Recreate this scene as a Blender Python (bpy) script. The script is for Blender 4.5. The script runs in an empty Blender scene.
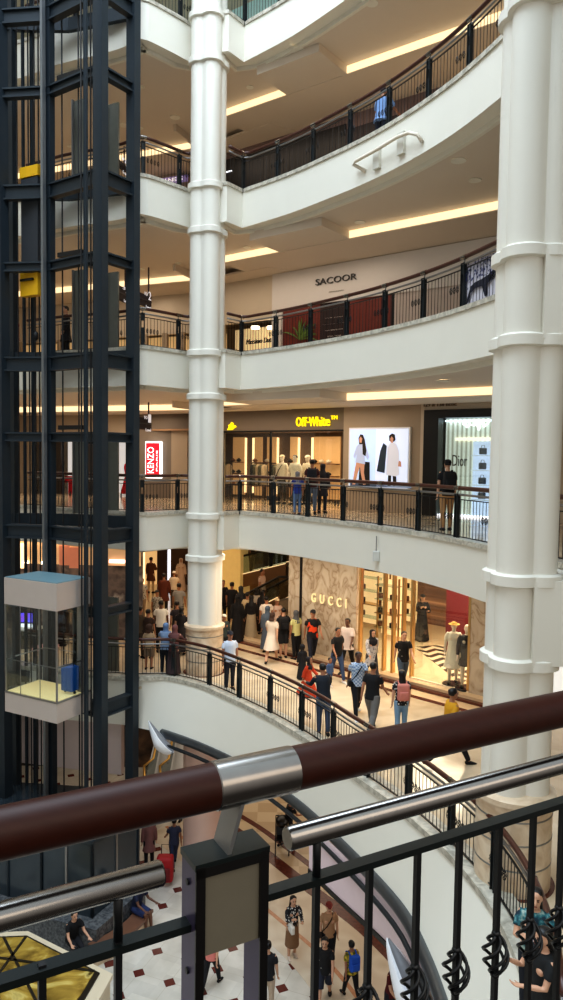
import bpy, bmesh, math, random
from mathutils import Vector, Matrix
from mathutils.geometry import tessellate_polygon
random.seed(7)
SC = bpy.context.scene
COL = SC.collection
R = math.radians
V = Vector

# ------------------------------------------------------------------ camera
FOC, PITCH, ROLL = 740.0, 3.3, 0.8
EYE = 13.0                       # eye height above the concourse floor
ST = 4.84                        # storey height
HG, HO = EYE - 6.6, EYE - 1.76   # boutique floor, own floor
HS, H4, H5 = HO + ST, HO + 2*ST, HO + 3*ST
_p, _r = R(PITCH), R(ROLL)
FW = V((0, math.cos(_p), -math.sin(_p)))
_R0 = V((1, 0, 0)); _U0 = _R0.cross(FW)
RT = math.cos(_r)*_R0 + math.sin(_r)*_U0
UP = -math.sin(_r)*_R0 + math.cos(_r)*_U0
cam_d = bpy.data.cameras.new('camera'); cam = bpy.data.objects.new('camera', cam_d); COL.objects.link(cam)
cam.matrix_world = Matrix(((RT.x, UP.x, -FW.x, 0), (RT.y, UP.y, -FW.y, 0), (RT.z, UP.z, -FW.z, EYE), (0, 0, 0, 1)))
cam_d.sensor_fit = 'VERTICAL'; cam_d.sensor_height = 24.0; cam_d.lens = 24.0*FOC/1000.0
cam_d.clip_start = 0.05; cam_d.clip_end = 200
SC.camera = cam

def ray(px, py):
    return FW + RT*((px-281.5)/FOC) - UP*((py-500)/FOC)
def at(px, py, z):               # survey: where a sight line meets a horizontal level
    d = ray(px, py); t = (z-EYE)/d.z
    return V((d.x*t, d.y*t, z))
def at_y(px, py, y):             # ... meets a depth
    d = ray(px, py); t = y/d.y
    return V((d.x*t, y, EYE+d.z*t))

# ------------------------------------------------------------------ materials
MATS = {}
def nt(name):
    m = bpy.data.materials.new(name); m.use_nodes = True
    t = m.node_tree; b = t.nodes['Principled BSDF']
    return m, t, b
def lin(c):
    return tuple(((x/255/12.92) if x/255 <= .04045 else ((x/255+.055)/1.055)**2.4) for x in c)
def mat(name, rgb, rough=.5, metal=0., var=.08, scale=6., emit=0., ergb=None, bump=0., stretch=None):
    """sRGB 0-255 colour with gentle procedural variation."""
    if name in MATS: return MATS[name]
    m, t, b = nt(name); c = lin(rgb)
    tc = t.nodes.new('ShaderNodeTexCoord'); n = t.nodes.new('ShaderNodeTexNoise')
    n.inputs['Scale'].default_value = scale; n.inputs['Detail'].default_value = 3
    if stretch:
        mp = t.nodes.new('ShaderNodeMapping'); mp.inputs['Scale'].default_value = stretch
        t.links.new(tc.outputs['Object'], mp.inputs[0]); t.links.new(mp.outputs[0], n.inputs[0])
    else:
        t.links.new(tc.outputs['Object'], n.inputs[0])
    mx = t.nodes.new('ShaderNodeMix'); mx.data_type = 'RGBA'
    mx.inputs[6].default_value = (*[x*(1-var) for x in c], 1); mx.inputs[7].default_value = (*[min(1, x*(1+var)) for x in c], 1)
    t.links.new(n.outputs[0], mx.inputs[0]); t.links.new(mx.outputs[2], b.inputs['Base Color'])
    b.inputs['Roughness'].default_value = rough; b.inputs['Metallic'].default_value = metal
    if emit:
        b.inputs['Emission Color'].default_value = (*lin(ergb or rgb), 1); b.inputs['Emission Strength'].default_value = emit
    if bump:
        bp = t.nodes.new('ShaderNodeBump'); bp.inputs['Strength'].default_value = bump
        t.links.new(n.outputs[0], bp.inputs['Height']); t.links.new(bp.outputs[0], b.inputs['Normal'])
    MATS[name] = m
    return m
def ramp_mat(name, kind, cols, rough=.4, scale=(1, 1, 1), tex=3., dist=0., metal=0., emit=0., interp='LINEAR'):
    """procedural texture (noise / wave / checker / voronoi) through a colour ramp; cols = [(pos, rgb)]."""
    if name in MATS: return MATS[name]
    m, t, b = nt(name)
    tc = t.nodes.new('ShaderNodeTexCoord'); mp = t.nodes.new('ShaderNodeMapping'); mp.inputs['Scale'].default_value = scale
    t.links.new(tc.outputs['Object'], mp.inputs[0])
    if kind == 'wave':
        n = t.nodes.new('ShaderNodeTexWave'); n.inputs['Distortion'].default_value = dist; n.inputs['Detail'].default_value = 3; n.inputs['Detail Scale'].default_value = 1.2
    elif kind == 'checker':
        n = t.nodes.new('ShaderNodeTexChecker')
    elif kind == 'voronoi':
        n = t.nodes.new('ShaderNodeTexVoronoi')
    else:
        n = t.nodes.new('ShaderNodeTexNoise'); n.inputs['Detail'].default_value = 6; n.inputs['Distortion'].default_value = dist
    n.inputs['Scale'].default_value = tex
    t.links.new(mp.outputs[0], n.inputs[0])
    r = t.nodes.new('ShaderNodeValToRGB'); r.color_ramp.interpolation = interp
    while len(r.color_ramp.elements) < len(cols): r.color_ramp.elements.new(.5)
    for e, (p, c) in zip(r.color_ramp.elements, cols): e.position = p; e.color = (*lin(c), 1)
    out = n.outputs['Fac'] if 'Fac' in n.outputs else n.outputs[0]
    t.links.new(out, r.inputs[0]); t.links.new(r.outputs[0], b.inputs['Base Color'])
    b.inputs['Roughness'].default_value = rough; b.inputs['Metallic'].default_value = metal
    if emit:
        t.links.new(r.outputs[0], b.inputs['Emission Color']); b.inputs['Emission Strength'].default_value = emit
    MATS[name] = m
    return m
def glass_mat(name, rgb=(225, 235, 235), refl=.10, rough=.02):
    if name in MATS: return MATS[name]
    m, t, b = nt(name); t.nodes.remove(b); out = [n for n in t.nodes if n.type == 'OUTPUT_MATERIAL'][0]
    tr = t.nodes.new('ShaderNodeBsdfTransparent'); tr.inputs[0].default_value = (*lin(rgb), 1)
    gl = t.nodes.new('ShaderNodeBsdfGlossy'); gl.inputs['Roughness'].default_value = rough
    mx = t.nodes.new('ShaderNodeMixShader'); mx.inputs[0].default_value = refl
    t.links.new(tr.outputs[0], mx.inputs[1]); t.links.new(gl.outputs[0], mx.inputs[2]); t.links.new(mx.outputs[0], out.inputs[0])
    MATS[name] = m
    return m
FLOOR_ROT, FLOOR_T = 21.5, .88
_c, _s = math.cos(R(21.5))/.88, math.sin(R(21.5))/.88
FLOOR_OX, FLOOR_OY = -(_c*-3.42-_s*17.9), -(_s*-3.42+_c*17.9)
def floor_tiles():
    """cream marble slabs with small dark red diamonds at the corners"""
    m, t, b = nt('concourse_marble')
    N = t.nodes.new; L = t.links.new
    tc = N('ShaderNodeTexCoord'); mp = N('ShaderNodeMapping'); mp.inputs['Rotation'].default_value = (0, 0, R(FLOOR_ROT)); s = 1/FLOOR_T
    mp.inputs['Scale'].default_value = (s, s, s); mp.inputs['Location'].default_value = (FLOOR_OX, FLOOR_OY, 0)
    L(tc.outputs['Object'], mp.inputs[0]); sx = N('ShaderNodeSeparateXYZ'); L(mp.outputs[0], sx.inputs[0])
    def mth(op, a, bb=None):
        n = N('ShaderNodeMath'); n.operation = op
        for i, v in enumerate((a, bb)):
            if v is None: continue
            if isinstance(v, (int, float)): n.inputs[i].default_value = v
            else: L(v, n.inputs[i])
        return n.outputs[0]
    def cell(o):   # distance to nearest integer
        f = mth('FRACT', mth('ADD', o, .5)); return mth('ABSOLUTE', mth('SUBTRACT', f, .5))
    dx, dy = cell(sx.outputs[0]), cell(sx.outputs[1])
    dia = mth('LESS_THAN', mth('ADD', dx, dy), .2)
    jx = mth('MINIMUM', cell(mth('ADD', sx.outputs[0], .5)), 1.); jy = cell(mth('ADD', sx.outputs[1], .5))
    joint = mth('LESS_THAN', mth('MINIMUM', dx, dy), .006)
    no = N('ShaderNodeTexNoise'); no.inputs['Scale'].default_value = 1.3; no.inputs['Detail'].default_value = 5; L(tc.outputs['Object'], no.inputs[0])
    vo = N('ShaderNodeTexVoronoi'); vo.distance = 'CHEBYCHEV'; vo.inputs['Scale'].default_value = 2.; vo.inputs['Randomness'].default_value = 0; L(mp.outputs[0], vo.inputs[0])
    r = N('ShaderNodeValToRGB'); e = r.color_ramp.elements; e[0].position = .3; e[0].color = (*lin((198, 192, 180)), 1); e[1].position = .7; e[1].color = (*lin((222, 217, 207)), 1)
    L(no.outputs[0], r.inputs[0])
    hs = N('ShaderNodeHueSaturation'); L(r.outputs[0], hs.inputs['Color'])
    sp = N('ShaderNodeSeparateColor'); L(vo.outputs['Color'], sp.inputs[0])
    L(mth('ADD', mth('MULTIPLY', sp.outputs[0], .16), .90), hs.inputs['Value'])
    m1 = N('ShaderNodeMix'); m1.data_type = 'RGBA'; L(joint, m1.inputs[0]); L(hs.outputs[0], m1.inputs[6]); m1.inputs[7].default_value = (*lin((188, 180, 164)), 1)
    m2 = N('ShaderNodeMix'); m2.data_type = 'RGBA'; L(dia, m2.inputs[0]); L(m1.outputs[2], m2.inputs[6]); m2.inputs[7].default_value = (*lin((98, 46, 40)), 1)
    L(m2.outputs[2], b.inputs['Base Color']); b.inputs['Roughness'].default_value = .22
    MATS['concourse_marble'] = m
    return m

# ------------------------------------------------------------------ mesh builder
class MB:
    def __init__(s): s.v = []; s.f = []
    def add(s, vs, fs):
        o = len(s.v); s.v += [V(v) for v in vs]; s.f += [tuple(i+o for i in f) for f in fs]; return s
    def box(s, c, d, M=None):
        """centre c, size d, optional 3x3 rotation about the centre"""
        x, y, z = d[0]/2, d[1]/2, d[2]/2
        vs = [V((a, b, e)) for a in (-x, x) for b in (-y, y) for e in (-z, z)]
        if M: vs = [M @ v for v in vs]
        return s.add([v+V(c) for v in vs], [(0, 1, 3, 2), (4, 6, 7, 5), (0, 4, 5, 1), (2, 3, 7, 6), (0, 2, 6, 4), (1, 5, 7, 3)])
    def span(s, a, b): return s.box([(p+q)/2 for p, q in zip(a, b)], [abs(q-p) for p, q in zip(a, b)])
    def loft(s, rings, cap=True, closed=True):
        n = len(rings[0]); o = len(s.v)
        for r in rings: s.v += [V(p) for p in r]
        for i in range(len(rings)-1):
            for j in range(n if closed else n-1):
                k = (j+1) % n
                s.f.append((o+i*n+j, o+i*n+k, o+(i+1)*n+k, o+(i+1)*n+j))
        if cap and closed:
            for base, rev in ((o, True), (o+(len(rings)-1)*n, False)):
                idx = list(range(base, base+n)); s.f.append(tuple(reversed(idx)) if rev else tuple(idx))
        return s
    def tube(s, pts, rad, seg=8, ref=V((1, 0, 0)), phase=0.):
        """rad: one value, or per point a value or (a along ref, b across)"""
        pts = [V(p) for p in pts]; rings = []
        for i, p in enumerate(pts):
            t = (pts[min(i+1, len(pts)-1)] - pts[max(i-1, 0)]).normalized()
            a = ref - t*ref.dot(t)
            if a.length < .05: a = V((0, 0, 1)) - t*t.z
            if a.length < .05: a = V((0, 1, 0)) - t*t.y
            a.normalize(); b = t.cross(a)
            r = rad[i] if isinstance(rad, (list, tuple)) and len(rad) == len(pts) else rad
            ra, rb = r if isinstance(r, (list, tuple)) else (r, r)
            rings.append([p + a*(ra*math.cos(2*math.pi*k/seg+phase)) + b*(rb*math.sin(2*math.pi*k/seg+phase)) for k in range(seg)])
        return s.loft(rings)
    def bar(s, pts, w, h):
        """rectangular bar swept along a plan path (w horizontal, h vertical)"""
        pts = [V(p) for p in pts]; rings = []
        for i, p in enumerate(pts):
            t = pts[min(i+1, len(pts)-1)] - pts[max(i-1, 0)]; t.z = 0; t.normalize(); n = V((-t.y, t.x, 0))*(w/2); u = V((0, 0, h/2))
            rings.append([p-n-u, p+n-u, p+n+u, p-n+u])
        return s.loft(rings)
    def ell(s, c, r, seg=12, rings=8, M=None):
        rr = []
        for i in range(rings+1):
            ph = -math.pi/2 + math.pi*i/rings; q = max(.02, math.cos(ph))
            ring = [V((r[0]*q*math.cos(2*math.pi*k/seg), r[1]*q*math.sin(2*math.pi*k/seg), r[2]*math.sin(ph))) for k in range(seg)]
            if M: ring = [M @ v for v in ring]
            rr.append([V(c)+v for v in ring])
        return s.loft(rr)
    def prism(s, poly, z0, z1):
        poly = [V((p[0], p[1], 0)) for p in poly]; n = len(poly); tri = tessellate_polygon([poly])
        o = len(s.v)
        s.v += [V((p.x, p.y, z0)) for p in poly] + [V((p.x, p.y, z1)) for p in poly]
        for a, b, c in tri:
            s.f.append((o+n+a, o+n+b, o+n+c)); s.f.append((o+c, o+b, o+a))
        for i in range(n):
            j = (i+1) % n; s.f.append((o+i, o+j, o+n+j, o+n+i))
        return s
    def lathe(s, c, prof, seg=24):
        """prof: [(radius, z)]"""
        c = V(c)
        return s.loft([[c+V((r*math.cos(2*math.pi*k/seg), r*math.sin(2*math.pi*k/seg), z)) for k in range(seg)] for r, z in prof])
    def strip(s, a, b):
        """quad strip between two polylines"""
        return s.loft([a, b], cap=False, closed=False)
    def mesh(s, name, m=None, smooth=False):
        me = bpy.data.meshes.new(name); me.from_pydata([tuple(v) for v in s.v], [], s.f)
        bm = bmesh.new(); bm.from_mesh(me); bmesh.ops.recalc_face_normals(bm, faces=bm.faces); bm.to_mesh(me); bm.free()
        if m: me.materials.append(m)
        if smooth:
            me.polygons.foreach_set('use_smooth', [True]*len(me.polygons))
            if smooth == 'auto':
                try: me.set_sharp_from_angle(angle=R(40))
                except Exception: pass
        return me

def link(name, me, parent=None, m=None):
    o = bpy.data.objects.new(name, me); COL.objects.link(o)
    if parent: o.parent = parent
    if m and me is not None and len(o.material_slots):
        o.material_slots[0].link = 'OBJECT'; o.material_slots[0].material = m
    return o
def tag(o, label=None, cat=None, group=None, kind=None):
    if label: o['label'] = label
    if cat: o['category'] = cat
    if group: o['group'] = group
    if kind: o['kind'] = kind
    return o
def part(name, mb, m, parent, smooth=False, label=None):
    """mesh in world coordinates -> child mesh of a thing standing at parent.location (unrotated)"""
    if parent is not None and isinstance(mb, MB):
        off = org(parent); mb.v = [v-off for v in mb.v]
    o = link(name, mb.mesh(name, m, smooth), parent)
    if label: o['label'] = label
    return o
ORG = {}
def org(o):
    return ORG.get(o.name, V((0, 0, 0)))
def thing(name, label, cat, loc, group=None):
    o = bpy.data.objects.new(name, None); COL.objects.link(o); o.location = loc; o.empty_display_size = .1
    ORG[o.name] = V(loc)
    return tag(o, label, cat, group)
def sub(name, mb, m, parent, root, smooth=False):
    off = org(root); mb.v = [v-off for v in mb.v]
    return link(name, mb.mesh(name, m, smooth), parent)
def solo(name, mb, m, label, cat, group=None, smooth=False, loc=None):
    if loc is None:
        lo = [min(v[i] for v in mb.v) for i in range(3)]; hi = [max(v[i] for v in mb.v) for i in range(3)]
        loc = V(((lo[0]+hi[0])/2, (lo[1]+hi[1])/2, lo[2]))
    loc = V(loc); mb.v = [v-loc for v in mb.v]
    o = link(name, mb.mesh(name, m, smooth)); o.location = loc
    return tag(o, label, cat, group)
def struct(name, mb, m, smooth=False):
    o = link(name, mb.mesh(name, m, smooth)); o['kind'] = 'structure'; return o
def text_mb(s, w, h, frame, depth=.02, bold=0., shear=0.):
    """lettering as a mesh of width w and height h; frame = (origin of lower left, right, up)"""
    cu = bpy.data.curves.new('lettering', 'FONT'); cu.body = s; cu.extrude = .02; cu.offset = bold; cu.resolution_u = 3; cu.shear = shear
    o = bpy.data.objects.new('lettering', cu); COL.objects.link(o)
    dg = bpy.context.evaluated_depsgraph_get(); me = bpy.data.meshes.new_from_object(o.evaluated_get(dg))
    bpy.data.objects.remove(o); bpy.data.curves.remove(cu)
    xs = [v.co.x for v in me.vertices]; ys = [v.co.y for v in me.vertices]; zs = [v.co.z for v in me.vertices]
    x0, x1, y0, y1, z0, z1 = min(xs), max(xs), min(ys), max(ys), min(zs), max(zs)
    P, rt, up = frame; n = rt.cross(up)
    mb = MB()
    mb.v = [P + rt*((v.co.x-x0)/(x1-x0)*w) + up*((v.co.y-y0)/(y1-y0)*h) + n*((v.co.z-z0)/(z1-z0)*depth) for v in me.vertices]
    mb.f = [tuple(p.vertices) for p in me.polygons]
    bpy.data.meshes.remove(me)
    return mb
def catmull(pts, step=.3):
    pts = [V((p[0], p[1], p[2] if len(p) > 2 else 0)) for p in pts]; out = []
    for i in range(len(pts)-1):
        p0, p1, p2, p3 = pts[max(i-1, 0)], pts[i], pts[i+1], pts[min(i+2, len(pts)-1)]
        n = max(1, int((p2-p1).length/step))
        for k in range(n):
            t = k/n
            out.append(.5*((2*p1)+(p2-p0)*t+(2*p0-5*p1+4*p2-p3)*t*t+(3*p1-p0-3*p2+p3)*t**3))
    out.append(pts[-1]); return out
def zed(pts, z): return [V((p.x, p.y, z)) for p in pts]
def offset(pts, d):
    """to the right of travel for d>0"""
    out = []
    for i, p in enumerate(pts):
        t = pts[min(i+1, len(pts)-1)] - pts[max(i-1, 0)]; t.z = 0; t.normalize()
        out.append(p + V((t.y, -t.x, 0))*d)
    return out
def along(pts, s):
    for a, b in zip(pts, pts[1:]):
        l = (b-a).length
        if s <= l: return a.lerp(b, s/l if l else 0), (b-a).normalized()
        s -= l
    return pts[-1].copy(), (pts[-1]-pts[-2]).normalized()
def plen(pts): return sum((b-a).length for a, b in zip(pts, pts[1:]))
# ------------------------------------------------------------------ palette
WHITE = mat('white_plaster', (228, 224, 212), .55, var=.02, scale=2)
CREAM = mat('cream_plaster', (226, 216, 200), .6, var=.03, scale=2)
CEIL = mat('ceiling_paint', (216, 204, 190), .7, var=.02, scale=1)
COLM = mat('column_paint', (230, 226, 215), .45, var=.02, scale=2)
KERB = ramp_mat('kerb_marble', 'noise', [(.3, (150, 145, 132)), (.55, (196, 190, 176)), (.8, (214, 209, 196))], .3, tex=5, dist=1.5)
PEDEST = ramp_mat('pedestal_marble', 'noise', [(.3, (196, 170, 140)), (.6, (222, 202, 176)), (.8, (232, 216, 194))], .3, tex=3, dist=1)
GFLOOR = ramp_mat('polished_cream_floor', 'noise', [(.3, (196, 176, 148)), (.6, (216, 198, 170)), (.85, (228, 212, 190))], .12, tex=1.2, dist=.8)
BAND = ramp_mat('red_granite', 'noise', [(.3, (78, 40, 32)), (.7, (108, 58, 46))], .2, tex=9)
TAN = ramp_mat('tan_granite', 'noise', [(.3, (186, 132, 96)), (.7, (206, 152, 116))], .2, tex=9)
WOOD = mat('dark_wood', (50, 21, 13), .42, var=.3, scale=5, stretch=(2, 14, 14)); WOOD.node_tree.nodes['Principled BSDF'].inputs['Specular IOR Level'].default_value = .22
WOODF = mat('reddish_wood', (70, 36, 26), .35, var=.2, scale=6)
STEEL = mat('brushed_steel', (142, 138, 134), .22, 1., var=.08, scale=40)
STEEL2 = mat('satin_steel', (150, 150, 150), .4, .9, var=.05)
IRON = mat('black_iron', (26, 27, 29), .38, .3, var=.15, scale=20)
POST = mat('charcoal_post', (46, 50, 52), .4, .4, var=.1, scale=10)
TOWER = mat('tower_steel', (38, 48, 56), .5, .2, var=.1, scale=3)
CABLE = mat('dark_cable', (22, 22, 24), .6, var=.1)
GLASS = glass_mat('clear_glass')
GGLASS = glass_mat('grey_glass', (150, 158, 155), .12)
BLACK = mat('black_lacquer', (14, 12, 12), .3, var=.1)
BROWNW = mat('brown_wall', (118, 106, 93), .6, var=.05, scale=2)
TAUPE = mat('taupe_wall', (166, 150, 130), .6, var=.04, scale=2)
BEIGE = mat('beige_wall', (204, 192, 174), .6, var=.04, scale=2)
GOLD = mat('gold_metal', (206, 170, 118), .3, .9, var=.08)
COVE = mat('cove_light', (255, 230, 190), .6, emit=.95, ergb=(255, 228, 184))
LAMP = mat('lamp_glow', (255, 240, 215), .5, emit=9., ergb=(255, 232, 196))
GLOW = mat('shelf_glow', (255, 222, 170), .5, emit=1.6, ergb=(255, 216, 160))
WGLOW = mat('white_glow', (245, 248, 255), .5, emit=1.1, ergb=(240, 245, 255))
MARBLE = ramp_mat('veined_marble', 'noise', [(.36, (192, 178, 160)), (.455, (184, 168, 148)), (.485, (152, 132, 110)), (.515, (182, 166, 146)), (.62, (200, 188, 170))], .25, scale=(1.7, 1.7, 1.1), tex=1.3, dist=1.2)

# ------------------------------------------------------------------ plan curves
UR = catmull([(-1.3, 22.72), (0, 21.45), (1, 20.25), (2.05, 18.85), (2.88, 17.45), (3.55, 16), (4.07, 14.4), (4.5, 12.8), (4.85, 11), (5.1, 9), (5.2, 6)], .35)
UL = catmull([(-10.5, 24.4), (-8.5, 23.9), (-6.8, 22.95), (-5.6, 22.45), (-4.75, 22.02), (-4.16, 21.55), (-3.5, 22.1), (-2.88, 22.8)], .25)
GE = catmull([(-11, 23.4), (-9, 22.9), (-7, 22.1), (-5.4, 21.65), (-4.09, 21.45), (-3.4, 21.55), (-2.4, 20.95), (-1.48, 19.95), (-.3, 18.4), (.73, 16.75), (1.51, 15.1), (2.31, 13.5), (2.95, 11.7), (3.2, 10.2), (3.13, 8.7), (2.7, 7), (2.0, 5.6)], .3)
C1 = V((-2.3, 22.4, 0)); C2 = V((3.72, 11.35, 0))
UPPER = UL + [V((-2.75, 22.45, 0)), V((-1.72, 22.12, 0))] + UR
FAR = [(12, 6), (13, 44), (-17, 44), (-17, 24)]

def poly_of(edge): return [(p.x, p.y) for p in edge] + FAR
# floors, fascias, ceilings ----------------------------------------------------
for nm, z in (('own', HO), ('second', HS), ('third', H4), ('fourth', H5)):
    struct('floor_'+nm, MB().prism(poly_of(offset(UPPER, -.06)), z-.28, z), GFLOOR)
    f = MB(); a = UPPER; b = offset(UPPER, -.12)
    f.loft([[p+V((0, 0, z-1.04)), p+V((0, 0, z)), q+V((0, 0, z)), q+V((0, 0, z-1.04))] for p, q in zip(a, b)])
    i1, i2 = offset(UPPER, -.1), offset(UPPER, -.4)
    f.strip(zed(i1, z-1.02), zed(i2, z-1.02))
    i3 = offset(UPPER, -.5)
    f.loft([[p+V((0, 0, z-1.13)), p+V((0, 0, z-1.0)), q+V((0, 0, z-1.0)), q+V((0, 0, z-1.13))] for p, q in zip(i2, i3)])
    struct('fascia_trim_'+nm, f, WHITE)
    k = MB(); a = offset(UPPER, .04); b = offset(UPPER, -.26)
    k.loft([[p+V((0, 0, z-.0)), p+V((0, 0, z+.10)), q+V((0, 0, z+.10)), q+V((0, 0, z-.0))] for p, q in zip(a, b)])
    struct('kerb_trim_'+nm, k, KERB)
    struct('ceiling_under_'+nm, MB().prism(poly_of(offset(UPPER, -.45)), z-1.10, z-1.04), CEIL)
struct('ceiling_top', MB().prism(poly_of(offset(UPPER, -.3)), H5+3.7, H5+3.8), CEIL)
# boutique floor: slab, kerb, tall flared fascia
struct('floor_boutique', MB().prism([(p.x, p.y) for p in offset(GE, -.06)] + FAR[0:1] + FAR[1:], HG-.3, HG), GFLOOR)
k = MB(); a = offset(GE, .04); b = offset(GE, -.42)
k.loft([[p+V((0, 0, HG-.02)), p+V((0, 0, HG+.09)), q+V((0, 0, HG+.09)), q+V((0, 0, HG-.02))] for p, q in zip(a, b)])
struct('kerb_trim_boutique', k, KERB)
ZT = EYE-8.05
tube_px = [(162, 733), (185, 741), (210, 751), (250, 771), (300, 806), (350, 853), (400, 908), (425, 955), (442, 1000)]
TUBE = [at(x, y, ZT) for x, y in tube_px]
TUBE = TUBE + [V((2.5, 9.6, ZT)), V((2.35, 8.2, ZT)), V((1.9, 6.8, ZT))]
TUBE = catmull([(p.x, p.y, p.z) for p in TUBE], .3)
# fascia between the floor edge and the steel bullnose; both resampled to the same count
def resample(pts, n):
    L = plen(pts); return [along(pts, L*i/(n-1))[0] for i in range(n)]
low = [V((-11, 23.4, ZT)), V((-7, 22.15, ZT)), V((-4.6, 21.7, ZT))] + TUBE
gi = [i for i, p in enumerate(GE)]
LO = resample([V((p.x, p.y, ZT)) for p in low], 90); HI = resample([V((p.x, p.y, HG)) for p in GE], 90)
f = MB().strip(LO, HI)
inn = [p+V((0, 0, 0)) for p in offset(LO, -.25)]; f.strip(inn, LO)
f.strip(offset(HI, -.25), inn)
struct('fascia_trim_boutique', f, WHITE, True)
struct('ceiling_under_boutique', MB().prism([(p.x, p.y) for p in offset(LO, -.3)] + FAR, HG-1.5, HG-1.4), CEIL)

# concourse floor and its dark bands
struct('floor_concourse', MB().prism([(-17, 3), (13, 3), (13, 44), (-17, 44)], -.2, 0), floor_tiles())
def band(name, pts, w, m, z=.006):
    c = catmull([(p.x, p.y, 0) for p in pts], .4)
    struct(name, MB().loft([[p+V((0, 0, -.02)), p+V((0, 0, z)), q+V((0, 0, z)), q+V((0, 0, -.02))] for p, q in zip(offset(c, w/2), offset(c, -w/2))]), m)
bp = [at(x, y, 0) for x, y in [(205, 812), (240, 834), (270, 857), (300, 881), (324, 899), (345, 914), (365, 930), (390, 954), (412, 980), (432, 1012)]]
TANF = ramp_mat('tan_tiles', 'checker', [(0, (186, 164, 134)), (1, (202, 182, 152))], .22, tex=1.4)
def side_area(pts, w, m, name, z):
    c = catmull([(p.x, p.y, 0) for p in pts], .4); a, b = c, offset(c, -w)
    struct(name, MB().loft([[p+V((0, 0, -.02)), p+V((0, 0, z)), q+V((0, 0, z)), q+V((0, 0, -.02))] for p, q in zip(a, b)]), m)
side_area(bp, 9, TANF, 'floor_border_tan', .004)
SLAB = ramp_mat('cream_slabs', 'voronoi', [(.0, (196, 180, 156)), (.35, (220, 208, 188)), (.6, (208, 192, 170))], .22, tex=1.1)
side_area(bp, -2.5, SLAB, 'floor_border_cream', .005)
band('floor_band_inner', bp, .42, BAND, .010)
band('floor_band_outer', [p+V((.62, .5, 0)) for p in bp], .22, BAND, .010)
band('floor_band_fine', [p+V((-1.25, -1.1, 0)) for p in bp], .12, TAN, .008)

# outer walls ------------------------------------------------------------------
class Wall:
    """a straight vertical wall plane: s along, d into the shop, z up"""
    def __init__(s, a, b):
        s.a = V((a[0], a[1], 0)); s.u = (V((b[0], b[1], 0))-s.a).normalized(); s.n = V((-s.u.y, s.u.x, 0))   # n points away from the atrium
    def hit(s, px, py):
        d = ray(px, py); o = V((0, 0, EYE)); t = (s.a-o).dot(s.n)/d.dot(s.n); p = o+d*t
        return (p-s.a).dot(s.u), p.z
    def S(s, px, py=460): return s.hit(px, py)[0]
    def P(s, q, z, d=0.): return s.a+s.u*q+s.n*d+V((0, 0, z))
    def box(s, mb, q0, q1, z0, z1, d0, d1):
        c = s.P((q0+q1)/2, (z0+z1)/2, (d0+d1)/2); M = Matrix((s.u, s.n, V((0, 0, 1)))).transposed()
        return mb.box(c, (abs(q1-q0), abs(d1-d0), abs(z1-z0)), M)
    def frame(s, q, z, d=-.02): return (s.P(q, z, d), s.u, V((0, 0, 1)))
WO = Wall((-2.3, 28.5), (4.4, 23.5))       # upper boutiques
WG = Wall((-.75, 25.9), (5.74, 19.8))      # boutique floor
WL = Wall((-17, 36.0), (-2.4, 29.7))       # left wing
def wallbox(name, W, q0, q1, z0, z1, m, d0=0., d1=.15):
    mb = MB(); W.box(mb, q0, q1, z0, z1, d0, d1); return struct(name, mb, m)
CZ = 4.84-1.12                              # clear height of a storey
wallbox('wall_right', Wall((13, 40), (12, 3)), 0, 37, 0, H5+4, BEIGE)
wallbox('wall_left', Wall((-17, 3), (-17, 40)), 0, 40, 0, H5+4, BEIGE)
struct('wall_corner_return', MB().span((-2.45, 28.45, HO), (-2.3, 29.9, H5+3.7)), BEIGE)
wallbox('wall_back', Wall((-17, 40), (13, 40)), 0, 30, 0, H5+4, BEIGE)
struct('wall_near_right', MB().span((5.35, 3, 0), (13, 3.2, HO-1)), BEIGE)

# ceilings: dropped trays with glowing coves ------------------------------------
def cove(W, zc, bays, setback, drop=.26, qmin=-.1, qmax=14):
    """dropped ceiling between the cove line and the shop wall; bays = [(q0, q1)] along the wall that glow"""
    mb = MB(); W.box(mb, qmin, qmax, zc-drop, zc+.02, -setback, .3)
    q = qmin
    for q0, q1 in bays:                      # bulkheads between the bays reach out to the balcony
        if q0 > q: W.box(mb, q, q0, zc-drop+.02, zc+.02, -setback-1.5, -setback+.05)
        q = q1
    if q < qmax: W.box(mb, q, qmax, zc-drop+.02, zc+.02, -setback-1.5, -setback+.05)
    struct('ceiling_tray', mb, CEIL)
    g = MB()
    for q0, q1 in bays: W.box(g, q0, q1, zc-drop+.03, zc-.02, -setback-.02, -setback)
    struct('ceiling_cove_glow', g, COVE)
# right wing: storey ceilings at HS-1.12 (own floor), H4-1.12, H5-1.12
for z, px in ((HS, [(221, 252), (347, 560)]), (H4, [(221, 279), (349, 560)]), (H5, [(221, 286), (346, 560)])):
    zc = z-1.10
    T = Wall(tuple(WO.P(0, 0, -2.2))[:2], tuple(WO.P(1, 0, -2.2))[:2])
    row = {HS: 403, H4: 262, H5: 130}[z]
    cove(WO, zc, [(T.S(a, row), T.S(b, row)) for a, b in px], 2.2, qmin=T.S(px[0][0], row))
for z in (HS, H4, H5):
    zc = z-1.10
    T = Wall(tuple(WL.P(0, 0, -1.8))[:2], tuple(WL.P(1, 0, -1.8))[:2])
    cove(WL, zc, [(.5, 15.6)], 1.8, qmin=0, qmax=15.7)

for nm, z in (('own', HS), ('second', H4), ('third', H5)):
    struct('ceiling_corner_'+nm, MB().prism([(-2.9, 28.0), (-1.8, 27.0), (-.6, 26.0), (.4, 26.6), (-2.2, 30.2), (-2.7, 29.8)], z-1.10-.275, z-1.10-.2), CEIL)
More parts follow.
